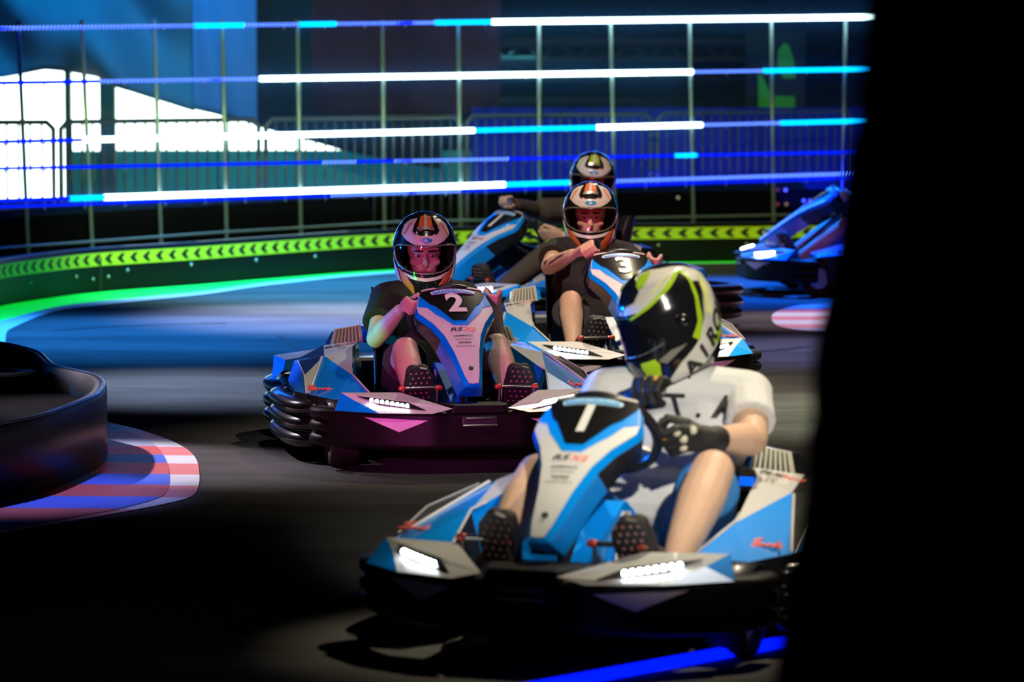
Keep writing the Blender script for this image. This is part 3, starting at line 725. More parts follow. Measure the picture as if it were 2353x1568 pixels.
# ================================================================ people
def hand_mb(mb, wrist, grip, axis, s=1.0, th=1):
    """palm, four curled fingers and a thumb closed around a rim at grip whose direction is axis"""
    wrist = Vector(wrist); grip = Vector(grip); a = Vector(axis).normalized()
    d = grip - wrist; d = (d - a * d.dot(a)).normalized(); n = a.cross(d) * th
    L = [.92, 1.05, 1.0, .82]
    for i in range(4):
        o_ = a * (i - 1.5) * .0205 * s
        kn = grip + o_ + n * .031 * s - d * .008
        mb.tube([wrist + a * (i - 1.5) * .010 * s + d * .008, wrist.lerp(kn, .55) + a * (i - 1.5) * .004, kn], [.017 * s, .0155 * s, .0112 * s], 10)
        j1 = grip + o_ + d * .030 * s * L[i] + n * .026 * s; j2 = grip + o_ + d * .031 * s - n * .006; j3 = grip + o_ + d * .010 * s - n * .027 * s * L[i]
        mb.tube([kn, j1, j2, j3], [.0108 * s, .0098 * s, .0088 * s, .0078 * s], 10)
    mb.tube([wrist + d * .012 - n * .004 + a * .018 * s, wrist.lerp(grip, .5) + a * .030 * s - n * .020, grip + a * .030 * s - n * .030 - d * .006, grip + a * .012 * s - n * .034 + d * .016], [.018 * s, .0145 * s, .0115 * s, .009 * s], 10)

def make_person(label, loc, rz, P, shirt, shorts, sleeve=.62, long_legs=False, gloves=False, style='orange', skinm=None, face=True, group=None, bulk=1.0, hs=1.04):
    root = empty('person', loc, rz); tag(root, label, 'person', group)
    V = lambda k: Vector(P[k])
    pel = Vector((0, .20, .21)); ch = V('chest'); nk = V('neck'); hd = V('head')
    def torso(b, e=0.0, arms=True):
        for sx in (-1, 1):
            o_ = Vector((sx * .065, 0, 0)); b.tube([pel + o_, pel.lerp(ch, .5) + o_ * .85, ch + o_ * 1.15, (ch + nk) / 2 + o_], [.115 + e, .100 + e, .115 + e, .07 + e], 16)
        b.tube([V('shl'), (V('shl') + V('shr')) / 2 + Vector((0, .01, .015)), V('shr')], [.062 + e, .07 + e, .062 + e], 14)
    b = MB(); torso(b)
    b.tube([(ch + nk) / 2, nk, hd + Vector((0, .02, -.05))], [.06, .058, .06], 14)
    hm = Matrix.Translation(hd) @ Euler(P['hrot']).to_matrix().to_4x4()
    tr = lambda p: hm @ Vector(p)
    q = Euler(P['hrot'])
    b.ell(tr((0, .015, .02)), (.077, .095, .10), 24, rot=q); b.ell(tr((0, -.03, -.055)), (.058, .066, .062), 20, rot=q)
    b.tube([tr((0, -.082, .012)), tr((0, -.098, -.012)), tr((0, -.106, -.030))], [.009, .011, .0145], 10)      # nose
    b.tube([tr((-.052, -.066, .030)), tr((-.025, -.080, .030)), tr((0, -.082, .026)), tr((.025, -.080, .030)), tr((.052, -.066, .030))], [.010] * 5, 8)  # brow
    for sx in (-1, 1): b.ell(tr((sx * .045, -.062, -.028)), (.024, .022, .02), 12, rot=q)
    b.tube([tr((-.02, -.088, -.062)), tr((.02, -.088, -.062))], .009, 8)
    for s_ in ('l', 'r'):
        sh, el, wr, hn = V('sh' + s_), V('el' + s_), V('wr' + s_), V('hn' + s_)
        b.tube([sh, sh.lerp(el, .4), el], [.052 * bulk, .050 * bulk, .040 * bulk], 14); b.tube([el, el.lerp(wr, .3), wr], [.041 * bulk, .043 * bulk, .028 * bulk], 14)
        if not gloves: hand_mb(b, wr, hn, P['ax' + s_], 1.0, P.get('th' + s_, 1))
        hp = pel + Vector(((-.10 if s_ == 'l' else .10), -.02, -.02)); kn, an = V('kn' + s_), V('an' + s_)
        b.tube([hp, hp.lerp(kn, .5), kn], [.088, .078, .056], 16); b.tube([kn, kn.lerp(an, .3), kn.lerp(an, .7), an], [.054 * bulk, .058 * bulk, .043 * bulk, .034], 14)
        ft = V('ft' + s_); b.tube([an, an.lerp(ft, .9)], [.034, .028], 10)
    body = remeshed(b, 'body', skinm or M['skin'], root, .0065, 3)
    if face:
        for sx in (-1, 1):
            e_ = MB(); e_.ell(tr((sx * .031, -.0745, .004)), (.0135, .010, .0075), 12, rot=q); eo = e_.build('eye', M['eyew'], root)
            e_ = MB(); e_.ell(tr((sx * .031, -.083, .003)), (.006, .0035, .0062), 10, rot=q); e_.build('iris', M['iris'], eo)
            e_ = MB(); e_.tube([tr((sx * .048, -.079, .026)), tr((sx * .032, -.091, .029)), tr((sx * .014, -.093, .0275))], [.003, .005, .004], 8); e_.build('eyebrow', M['hair'], root)
        e_ = MB(); e_.tube([tr((-.022, -.092, -.062)), tr((0, -.097, -.063)), tr((.022, -.092, -.062))], [.003, .006, .003], 8); e_.build('lips', M['lips'], root)
    make_helmet(root, hm @ Matrix.Translation((0, .012, .012)) @ Matrix.Scale(hs, 4), style)
    # shirt
    b = MB(); torso(b, .014)
    b.tube([(-.075, .13, .35), (.075, .13, .35)], [.108, .108], 16)
    b.tube([(ch + nk) / 2, nk.lerp(ch, .36)], [.088, .080], 14)
    for s_ in ('l', 'r'):
        sh, el = V('sh' + s_), V('el' + s_)
        b.tube([sh, sh.lerp(el, sleeve * .5), sh.lerp(el, min(sleeve, 1))], [.074, .076, .080 if sleeve < 1 else .052], 14, round_=sleeve >= 1)
        if sleeve > 1: wr = V('wr' + s_); b.tube([el, el.lerp(wr, .3), el.lerp(wr, .93)], [.055, .054, .040], 12)
    st = remeshed(b, 'shirt', shirt, root, .0075, 3)
    # trousers or shorts
    b = MB(); b.tube([pel + Vector((-.07, .02, -.02)), pel + Vector((.07, .02, -.02))], [.12, .12], 16)
    for s_ in ('l', 'r'):
        hp = pel + Vector(((-.10 if s_ == 'l' else .10), -.02, -.02)); kn, an = V('kn' + s_), V('an' + s_)
        if long_legs: b.tube([hp, hp.lerp(kn, .5), kn], [.105, .095, .074], 16); b.tube([kn, kn.lerp(an, .4), kn.lerp(an, .95)], [.073, .068, .052], 14)
        else: b.tube([hp, hp.lerp(kn, .4), hp.lerp(kn, .80)], [.108, .104, .098], 16, round_=False)
    remeshed(b, 'trousers' if long_legs else 'shorts', shorts, root, .0085, 3)
    # shoes
    for s_ in ('l', 'r'):
        an, ft = V('an' + s_), V('ft' + s_); up = (Vector(P['toe' + s_]) - ft).normalized(); fw = Vector((0, -1, 0)); fw = (fw - up * fw.dot(up)).normalized(); sd = up.cross(fw)
        b = MB(); hl = ft - up * .115 ; toe = ft + up * .115
        for k in (-1, 1): b.tube([hl + sd * k * .016, ft + sd * k * .024, toe - up * .03 + sd * k * .018], [.034, .034, .033], 14)
        b.tube([hl + up * .02, an], [.045, .046], 14); b.tube([ft, an.lerp(ft, .5)], [.04, .045], 12)
        so = remeshed(b, 'shoe', M['shoe'], root, .0075, 3)
        b = MB(); outl = [(-.044, -.10), (-.034, -.13), (0, -.14), (.034, -.13), (.044, -.10), (.046, -.02), (.058, .05), (.053, .09), (.03, .122), (0, .130), (-.03, .122), (-.053, .09), (-.058, .05), (-.046, -.02)]
        sf = lambda u, v, off: ft + sd * u + up * v + fw * (off + .034)
        b.plate(outl, sf, .012, .014, .05); sl = b.build('shoe_sole', M['seat'], so)
        b = MB()
        for i in range(9):
            for j in range(4):
                u = -.034 + j * .023 + (.010 if i % 2 else 0) - .003; v = -.085 + i * .024
                if abs(u) < .045: b.ell(sf(u, v, .012), (.0058, .0035, .0058), 8)
        b.build('sole_studs', M['stud'], sl)
    if gloves:
        for s_ in ('l', 'r'):
            b = MB(); wr, hn, el = V('wr' + s_), V('hn' + s_), V('el' + s_)
            hand_mb(b, wr, hn, P['ax' + s_], 1.32, P.get('th' + s_, 1)); b.tube([wr.lerp(el, .16), wr, wr.lerp(hn, .5)], [.043, .040, .04], 14)
            g = remeshed(b, 'glove', M['glove'], root, .006, 2)
            a = Vector(P['ax' + s_]).normalized(); d = hn - wr; d = (d - a * d.dot(a)).normalized(); n = a.cross(d) * P.get('th' + s_, 1)
            for mm, lst in ((M['glovelt'], [(-.03, .045, .0), (0.0, .05, -.012), (.03, .045, -.004), (.0, .036, -.05)]), (M['gloveor'], [(.028, .03, .032), (-.006, .028, .036)])):
                b = MB()
                for (aa, nn, dd) in lst: b.ell(hn + a * aa + n * nn + d * dd, (.014, .012, .014), 12)
                b.build('glove_print', mm, g)
    return root, hm
# ================================================================ the hall
def struct(o): o['kind'] = 'structure'; return o
b = MB(); b.add([(-14, 2, 0), (14, 2, 0), (14, 48, 0), (-14, 48, 0)], [(0, 1, 2, 3)]); struct(b.build('floor', M['floor'], fixn=False))
b = MB(); b.box((0, 48.1, 3.5), (28, .2, 7)); struct(b.build('wall_back', M['wall']))
b = MB(); b.box((-14.1, 25, 3.5), (.2, 46.4, 7)); struct(b.build('wall_left', M['wall']))
b = MB(); b.box((14.1, 25, 3.5), (.2, 46.4, 7)); struct(b.build('wall_right', M['wall']))
b = MB(); b.box((0, 25, 7.1), (28.4, 46.4, .2)); struct(b.build('ceiling', M['wall']))
# glowing boards standing in for the daylight opening behind the hanging drapes
YD = 36.0
b = MB()
for (x0, x1, y0, y1) in ((-160, 148, 60, 456), (160, 232, 60, 362), (262, 800, 120, 345)):
    p0, p1 = atY(x0, y0, YD), atY(x1, y1, YD)
    b.box(((p0.x + p1.x) / 2, YD + .03, (p0.z + p1.z) / 2), (p1.x - p0.x, .05, abs(p0.z - p1.z)))
struct(b.build('window_1', M['daylight']))
for x0, x1 in ((148, 162), (228, 264)):
    p0, p1 = atY(x0, 200, YD - .25), atY(x1, 200, YD - .25)
    b = MB(); b.box(((p0.x + p1.x) / 2, YD - .2, 1.75), (p1.x - p0.x, .12, 3.5)); b.box(((p0.x + p1.x) / 2, YD - .2, .04), (p1.x - p0.x + .1, .22, .08))
    o = b.build('pillar', M['pillar'])
    tag(o, 'narrow grey pillar in front of the daylight at far left' if x0 == 148 else 'wider grey pillar between the bright openings', 'pillar')
b = MB(); p0 = atY(158, 350, YD - .1); p1 = atY(1092, 350, YD - .1)
b.box(((p0.x + p1.x) / 2, YD - .05, .34), (p1.x - p0.x, .05, .68)); o = struct(b.build('trim_1', M['teal']))

# big drapes
edge = [(-200, 150), (0, 180), (60, 169), (100, 160), (150, 164), (230, 176), (265, 196), (350, 226), (430, 250), (510, 270), (600, 293), (700, 322), (790, 347), (900, 368), (1010, 390)]
def ed(px):
    for (a, ya), (c_, yc) in zip(edge, edge[1:]):
        if a <= px <= c_: return ya + (yc - ya) * (px - a) / (c_ - a)
    return 262
def drape(name, x0, x1, Y, mt, bot, label, fold=.10, fq=9.0, tilt=0.6):
    b = MB(); nx = max(10, int((x1 - x0) / 7)); nz = 26; vs = []
    for i in range(nx + 1):
        px = x0 + (x1 - x0) * i / nx
        pb = atY(px, bot(px), Y); zt = 3.4
        for j in range(nz + 1):
            t = (j / nz) ** .8; z = zt + (pb.z - zt) * t
            f = fold * (.35 + .65 * t) * (math.sin(pb.x * fq + (z - 1.5) * tilt * 5) + .5 * math.sin(pb.x * fq * 2.3 + z * 3.1 + 1))
            vs.append((pb.x, Y + f, z))
    n = nz + 1
    b.add(vs, [(i * n + j, (i + 1) * n + j, (i + 1) * n + j + 1, i * n + j + 1) for i in range(nx) for j in range(nz)], 0, True)
    o = b.build(name, mt, fixn=False); sd = o.modifiers.new('s', 'SOLIDIFY'); sd.thickness = .012
    return tag(o, label, 'drape', 'hanging drapes at the back')
drape('hanging_drape', -200, 452, 34.6, M['drape'], ed, 'teal-blue hanging drape with swagged lower edge over the daylight at left', .20, 4, 1.1)
drape('hanging_drape', 444, 592, 34.3, M['drapeblue'], lambda p: ed(p) - 2, 'bright blue vertical band of drape beside the teal one', .05, 9, .1)
drape('hanging_drape', 584, 1010, 34.6, M['drapedk'], ed, 'near-black drape panel right of the bright blue band', .06, 6, .2)
drape('hanging_drape', 716, 1150, 34.2, M['drapered'], lambda p: 262, 'dark brown-red drape hanging behind the middle of the fence', .09, 5, .9)
b = MB(); p0 = atY(744, 350, 34.9)
b.add([atY(590, 300, 34.9), atY(800, 356, 34.9), atY(1010, 388, 34.9), atY(1092, 392, 34.9), (atY(1092, 392, 34.9).x, 34.9, 0), (atY(590, 300, 34.9).x, 34.9, 0)], [])
# dark banner with green shapes
b = MB(); q0, q1 = atY(1715, 70, 34.0), atY(1850, 270, 34.0)
b.box(((q0.x + q1.x) / 2, 34.0, (q0.z + q1.z) / 2), (q1.x - q0.x, .02, q0.z - q1.z)); b.box(((q0.x + q1.x) / 2, 34.02, q0.z + .8), (.02, .02, 1.6))
bn = b.build('banner', M['drapedk']); tag(bn, 'dark hanging banner with two green shapes at upper right behind the fence', 'banner')
b = MB()
gp = lambda L: b.plate([(x / 1000, y / 1000) for x, y in L], lambda u, v, o_: atY(u * 1000, v * 1000, 34.0) + Vector((0, -.012 - o_, 0)), .004, .004, 1)
gp([(1788, 118), (1800, 100), (1812, 103), (1824, 140), (1828, 180), (1800, 180), (1786, 150)]); gp([(1742, 165), (1752, 175), (1772, 220), (1826, 222), (1826, 248), (1742, 246)])
b.build('green_shape', M['hivis'], bn)
# dark scaffold beams at upper right
for k, (yy, xx0, xx1) in enumerate(((95, 1120, 2100), (142, 1100, 2100), (232, 1120, 1720))):
    b = MB(); a_, c_ = atY(xx0, yy, 35.2 + k * .6), atY(xx1, yy, 35.2 + k * .6)
    b.tube([a_, c_], .05, 8, round_=False); b.tube([a_ + Vector((0, 0, -.16)), c_ + Vector((0, 0, -.16))], .03, 8, round_=False)
    n = int((c_.x - a_.x) / .16)
    for i in range(n): b.tube([a_ + Vector((.16 * i, 0, -.16 * (i % 2))), a_ + Vector((.16 * (i + 1), 0, -.16 * ((i + 1) % 2)))], .015, 6, round_=False)
    for q in (a_, c_): b.tube([(q.x, 35.2 + k * .6, 0), q], .04, 8, round_=False)
    tag(b.build('scaffold_truss', M['truss']), ['topmost dark truss behind the fence at right', 'middle dark truss behind the fence at right', 'lowest and shortest dark truss behind the fence'][k], 'truss', 'dark trusses at the back')

# crowd barriers
def crowd(x0, x1, label):
    s_ = lambda px: 314 + (276 - 314) * max(0, min(1, px / 1900)); P0 = Vector(((x0 - 1176.5) / s_(x0), 9000 / s_(x0), 0)); P1 = Vector(((x1 - 1176.5) / s_(x1), 9000 / s_(x1), 0))
    r = empty('crowd_barrier', (P0 + P1) / 2, math.atan2(P1.y - P0.y, P1.x - P0.x)); tag(r, label, 'barrier', 'crowd barriers behind the fence')
    L = (P1 - P0).length - .04; b = MB()
    b.tube([(-L / 2, 0, .2), (-L / 2, 0, 1.06), (-L / 2 + .05, 0, 1.11), (L / 2 - .05, 0, 1.11), (L / 2, 0, 1.06), (L / 2, 0, .2), (-L / 2, 0, .2)], .021, 8); b.build('rail_frame', M['railing'], r)
    b = MB(); n = int(L / .085)
    for i in range(1, n): b.tube([(-L / 2 + L * i / n, 0, .2), (-L / 2 + L * i / n, 0, 1.11)], .0095, 6, round_=False)
    b.build('bars', M['railing'], r)
    for sx in (-1, 1):
        b = MB(); b.tube([(sx * (L / 2 - .2), -.28, .012), (sx * (L / 2 - .2), -.05, .2), (sx * (L / 2 - .2), .05, .2), (sx * (L / 2 - .2), .28, .012)], .014, 8); b.build('foot', M['railing'], r)
for x0, x1, l_ in ((-340, 130, 'crowd barrier silhouetted against daylight at the left frame edge'), (135, 600, 'crowd barrier silhouetted against the wide bright opening'), (606, 1062, 'crowd barrier below the brown-red drape'), (1068, 1500, 'blue-lit crowd barrier behind the rearmost helmet'), (1506, 1962, 'blue-lit crowd barrier furthest right, below the green shapes')): crowd(x0, x1, l_)
b = MB(); q0, q1 = atY(1085, 300, 33.7), atY(2150, 300, 33.7)
vs = [];
for i in range(61):
    x = q0.x + (q1.x - q0.x) * i / 60
    for z in (.02, 1.12): vs.append((x, 33.7 + .04 * math.sin(i * 1.7), z))
b.add(vs, [(2 * i, 2 * i + 2, 2 * i + 3, 2 * i + 1) for i in range(60)], 0, True); sc2_ = b.build('fabric_scrim', M['scrim'], fixn=False); sd = sc2_.modifiers.new('s', 'SOLIDIFY'); sd.thickness = .01
tag(sc2_, 'low blue-lit fabric screen behind the crowd barriers on the right', 'screen')

# ---------------------------------------------------------------- fence with light strips
FS = [(-500, 372), (-200, 350), (0, 336), (500, 312), (940, 295), (1500, 289), (1960, 283), (2500, 278)]
def fp(px, z=0.0, dy=0.0):
    s_ = FS[-1][1]
    for (a, sa), (c_, sc2) in zip(FS, FS[1:]):
        if a <= px <= c_: s_ = sa + (sc2 - sa) * (px - a) / (c_ - a); break
    return Vector(((px - 1176.5) / s_, 9000 / s_ + dy, z))
fr = empty('net_fence', fp(1100)); tag(fr, 'tall net fence on thin posts that carries the glowing strips', 'fence')
inv = -fp(1100)
for xt, xb in ((45, 66), (190, 214), (357, 371), (513, 521), (685, 692), (880, 884), (1053, 1061), (1238, 1241), (1402, 1416), (1583, 1596), (1770, 1780), (1940, 1936), (2110, 2120), (-120, -100)):
    b = MB(); b.tube([fp(xb, 0, .0) + inv, fp((xt + xb) / 2, .95) + inv, fp(xt, 1.86) + inv], .0155, 8, round_=False); b.build('post', M['post'], fr)
b = MB(); N = 60; pxs = [-400 + 2900 * i / N for i in range(N + 1)]
b.add([fp(p, z, .05) + inv for p in pxs for z in (.50, 3.2)], [(2 * i, 2 * i + 2, 2 * i + 3, 2 * i + 1) for i in range(N)], 0); b.build('net', M['net'], fr, fixn=False)
for z in (.30,):
    b = MB(); b.tube([fp(p, z, -.02) + inv for p in pxs], .010, 6, round_=False); b.build('lower_cable', M['post'], fr)
# low black wall behind the fence
b = MB(); rings = [[fp(p, z, d) for z, d in ((0, .16), (0, .30), (.545, .30), (.545, .16))] for p in pxs]; b.loft(rings, 0, False); struct(b.build('trim_2', M['deck']))
W_, Cc_, B_, D_ = 1, 2, 0, 3
def strip(name, y0, y1, segs, r, label, z=None):
    pts = lambda px: (z if z is not None else None)
    def zz(px):
        yy = y0 + (y1 - y0) * px / 1940.0; P = fp(px); return H - (yy - HY) * P.y / F
    root = tag(empty(name, fp(1100, zz(1100), -.03)), label, 'light strip', 'light strips strung along the fence'); inv2 = -fp(1100, zz(1100), -.03)
    b = MB()
    for x0, x1, k in segs:
        n = max(2, int((x1 - x0) / 40)); P = [fp(x0 + (x1 - x0) * i / n, zz(x0 + (x1 - x0) * i / n), -.03) + inv2 for i in range(n + 1)]
        rr = {0: r * .8, 1: r * 1.15, 2: r, 3: r * .8}[k]
        if k == 0:
            b.tube(P, rr * .75, 8, 0, round_=False)
            L = x1 - x0; m_ = int(L / 8.5)
            for i in range(m_):
                px = x0 + L * (i + .5) / m_; c = fp(px, zz(px), -.045) + inv2; b.tube([c + Vector((-.006, 0, -rr * .9)), c + Vector((.006, 0, rr * .9))], .0042, 5, 4, round_=False)
        else: b.tube(P, rr, 8, k if k < 3 else 3, round_=False)
    b.build('light_tube', [M['led_blue'], M['led_white'], M['led_cyan'], M['led_dim'], M['led_tick']], root)
    b = MB()
    for px in range(-80, 2100, 92):
        c = fp(px, zz(px), -.03) + inv2; b.tube([c + Vector((0, 0, -.028)), c + Vector((0, .035, 0))], .006, 6)
    b.build('clips', M['post'], root)
    return root
A0, A9 = -300, 2300
strip('light_strip', 65, 40, [(A0, 450, 0), (450, 562, 2), (562, 690, 0), (690, 772, 2), (772, 1000, 0), (1000, 1130, 2), (1130, A9, 1)], .018, 'topmost glowing strip on the fence, white at right and blue at left')
strip('light_strip', 190, 159, [(A0, 230, 3), (230, 600, 0), (600, 1590, 1), (1590, 1752, 0), (1752, A9, 2)], .017, 'second glowing strip from the top, white in its middle')
strip('light_strip', 325, 278, [(A0, 190, 3), (190, 1090, 1), (1090, 1370, 2), (1370, 1612, 1), (1612, 1792, 0), (1792, A9, 2)], .017, 'third glowing strip from the top, crossing the bright opening')
strip('light_strip', 386, 349, [(A0, 740, 3), (740, 820, 0), (820, 905, 3), (905, 1170, 0), (1170, 1550, 3), (1550, 1600, 2), (1600, A9, 3)], .015, 'dim blue strip, fourth from the top')
strip('light_strip', 460, 398, [(A0, 160, 3), (160, 240, 2), (240, 1160, 1), (1160, 1330, 2), (1330, A9, 0)], .018, 'long white strip, fifth from the top, ending cyan behind the rear helmet')
strip('light_strip', 474, 408, [(A0, 760, 3), (760, 1060, 0), (1060, A9, 3)], .013, 'lowest dim blue strip just under the long white one')
# pale blocks and bolts on the low wall
b = MB()
for px, y in ((1790, 437), (1808, 437), (1790, 470), (1810, 470), (1850, 462), (1865, 462), (1560, 455)):
    p = fp(px, H - (y - HY) * fp(px).y / F, .15); b.tube([p, p + Vector((0, -.015, 0))], .014, 8, round_=False)
o = b.build('trim_3', M['bolt']); struct(o)

# ---------------------------------------------------------------- outer track barrier with chevrons
BP = [(-700, 980), (-330, 800), (-120, 737), (0, 704), (115, 685), (230, 671), (460, 654), (628, 640), (900, 620), (1300, 606), (1600, 602), (1900, 598), (2300, 596)]
base = crom([at(x, y) for x, y in BP], 10)
def off_path(P, d):
    out = []
    for i, p in enumerate(P):
        t = (P[min(i + 1, len(P) - 1)] - P[max(i - 1, 0)]).normalized(); out.append(p + Vector((-t.y, t.x, 0)) * d)
    return out
rb = empty('track_barrier', base[60]); tag(rb, 'long black outer track barrier with a lime chevron band', 'barrier'); iv = -base[60]
b = MB(); back = off_path(base, .16); f2 = off_path(base, .012)
rings = [[p + iv, p + iv + Vector((0, 0, .27)), g_ + iv + Vector((0, 0, .292)), q + iv + Vector((0, 0, .292)), q + iv] for p, q, g_ in zip(base, back, f2)]
b.loft(rings, 0, False); b.build('barrier_body', M['barrier'], rb)
b = MB(); b.tube([p + iv + Vector((0, 0, .292)) for p in off_path(base, .03)], .012, 8, round_=False); b.build('cap_rail', M['barriertop'], rb)
cum = [0.0]
for i in range(1, len(base)): cum.append(cum[-1] + (base[i] - base[i - 1]).length)
def bpt(s_, z, off):
    s_ = max(0, min(cum[-1] - 1e-4, s_)); i = 0
    lo, hi = 0, len(cum) - 1
    while hi - lo > 1:
        m_ = (lo + hi) // 2
        if cum[m_] <= s_: lo = m_
        else: hi = m_
    t = (s_ - cum[lo]) / (cum[hi] - cum[lo]); p = base[lo].lerp(base[hi], t); tg = (base[hi] - base[lo]).normalized()
    return p + Vector((tg.y, -tg.x, 0)) * off + Vector((0, 0, z)) + iv
b = MB(); rings = [[bpt(s_, .178, .003), bpt(s_, .268, .003), bpt(s_, .268, .001), bpt(s_, .178, .001)] for s_ in [cum[-1] * i / 200 for i in range(201)]]
b.loft(rings, 0, False); b.build('chevron_band', M['chev_y'], rb)
s_ = .75
while s_ < cum[-1] - .6:
    b = MB(); b.add([bpt(s_, .223, .006), bpt(s_ + .045, .190, .006), bpt(s_ + .085, .190, .006), bpt(s_ + .052, .223, .006), bpt(s_ + .085, .256, .006), bpt(s_ + .045, .256, .006)], [(0, 1, 2, 3), (0, 3, 4, 5)])
    b.build('chevron', M['chev_k'], rb, fixn=False); s_ += .125
for px, py in ((70, 647), (168, 635), (217, 641), (238, 635), (290, 620), (437, 607), (583, 597), (733, 588), (1505, 562), (1715, 560)):
    best = min(range(len(base)), key=lambda i: abs(1176.5 + F * base[i].x / base[i].y - px)); b = MB()
    p = bpt(cum[best], H - (py - HY) * base[best].y / F, .0); b.ell(p, (.013, .008, .013), 8); b.build('bolt_head', M['bolt'], rb)
b = MB(); best = min(range(len(base)), key=lambda i: abs(1176.5 + F * base[i].x / base[i].y - 228)); p = bpt(cum[best], .12, .003); b.box(p, (.02, .006, .23), rz=math.atan2(base[best + 1].y - base[best].y, base[best + 1].x - base[best].x)); b.build('joint', M['ink'], rb)
# edging on the track: green made to glow, white painted
def ribbon(name, top, bot, m, z):
    T = crom([at(x, y, z) for x, y in top], 8); Bq = crom([at(x, y, z) for x, y in bot], 8)
    b = MB(); n = len(T); b.add(T + Bq, [(n + i, n + i + 1, i + 1, i) for i in range(n - 1)]); return struct(b.build(name, m, fixn=False))
xs = [x for x, y in BP[2:]]
G = [745, 738, 708, 692, 671, 648.5, 624.5, 608, 605, 601, 600]; Wt = [820, 752, 718, 700.5, 677, 653.5, 628, 611, 607, 603, 602]
ribbon('trim_4', BP[2:], list(zip([-120] + xs[1:], [765] + G[1:])), M['greenglow'], .003)
ribbon('trim_5', [(-140, 765)] + list(zip(xs[1:], G[1:])), [(-140, 850), (8, 800), (12, 765), (40, 738), (115, 718), (230, 700.5), (460, 677), (628, 653.5), (900, 628), (1300, 611), (1600, 607), (1900, 603)][:12][0:1] + list(zip(xs[1:], [768] + Wt[2:])), M['linewhite'], .005)
b = MB(); P_ = [at(-60, 770, .006), at(0, 745, .006), at(22, 738, .006), at(30, 745, .006), at(14, 765, .006), at(12, 785, .006), at(16, 805, .006), at(-60, 830, .006)]
b.add(P_, [(7, 6, 5, 4, 3, 2, 1, 0)]); struct(b.build('trim_6', M['linewhite']))

# ---------------------------------------------------------------- striped kerbs
def kerb(outl, inner, label, ys, mats, z=.004):
    me_v = []
    bm = bmesh.new()
    def poly(P, zz, ring):
        f = bm.faces.new([bm.verts.new(Vector((p.x, p.y, zz))) for p in P]); fs = [f]
        for y in ys:
            geo = list({v for f_ in fs for v in f_.verts} | {e for f_ in fs for e in f_.edges} | set(fs))
            r_ = bmesh.ops.bisect_plane(bm, geom=geo, plane_co=(0, y, 0), plane_no=(.045, 1, 0)); fs = [g_ for g_ in r_['geom'] if isinstance(g_, bmesh.types.BMFace)]
        for f_ in fs:
            c = f_.calc_center_median(); cy = c.y + c.x * .045; k = sum(1 for y in ys if y > cy); f_.material_index = (k % 2) + (2 if ring else 0)
            if not ring and k % 2 == 1 and k >= 5: f_.material_index = 4
            if f_.normal.z < 0: f_.normal_flip()
    poly(outl, z, True)
    if inner: poly(inner, z + .003, False)
    me = bpy.data.meshes.new('painted_kerb'); bm.normal_update(); bm.to_mesh(me); bm.free()
    for m in mats: me.materials.append(m)
    o = bpy.data.objects.new('painted_kerb', me); C.objects.link(o); tag(o, label, 'kerb'); return o
o1 = crom([at(x, y) for x, y in ((225, 968), (300, 984), (352, 1000), (400, 1018), (434, 1038), (452, 1060), (458, 1088), (456, 1120), (440, 1143), (390, 1158), (300, 1176))], 5) + [at(x, y) for x, y in ((150, 1203), (0, 1228), (-200, 1256), (-200, 980))]
i1 = crom([at(x, y) for x, y in ((225, 978), (290, 994), (335, 1012), (365, 1035), (382, 1062), (389, 1090), (388, 1120), (372, 1144), (320, 1162), (250, 1178))], 5) + [at(x, y) for x, y in ((150, 1196), (0, 1221), (-200, 1249), (-200, 990))]
kerb(o1, i1, 'painted kerb of red and white stripes, nearer whites coloured as blue-lit, beside the near left barrier', [17.66, 17.33, 17.0, 16.69, 16.36, 16.05, 15.65, 15.27, 14.88, 14.5, 14.12, 13.8], [M['kred'], M['kwhite'], M['kredlt'], M['kwhitelt'], M['kbluelit']])
o2 = crom([at(x, y) for x, y in ((1990, 688), (1900, 697), (1840, 703), (1797, 712), (1776, 724), (1774, 738), (1790, 751), (1830, 759), (1890, 764), (1990, 770))], 5)
kerb(o2, None, 'small pink and white striped kerb on the track at right', [25.5 - .33 * k for k in range(8)], [M['kredlt'], M['kwhitelt'], M['kredlt'], M['kwhitelt'], M['kbluelit']])
# skid marks
for k, (pts, wd) in enumerate(((((640, 768), (668, 786), (700, 812), (760, 850)), .05), (((1640, 812), (1760, 806), (1860, 796)), .06), (((120, 760), (300, 748), (520, 742)), .04))):
    P = crom([at(x, y, .0025) for x, y in pts], 5); b = MB(); L_ = off_path(P, wd / 2); R_ = off_path(P, -wd / 2); n = len(P)
    b.add(L_ + R_, [(i, n + i, n + i + 1, i + 1) for i in range(n - 1)]); tag(b.build('tyre_mark', M['tire'], fixn=True), ['dark tyre streak on the blue-lit track left of the middle kart', 'dark tyre streak on the track below the small kerb', 'faint dark tyre streak across the track at left'][k], 'mark')

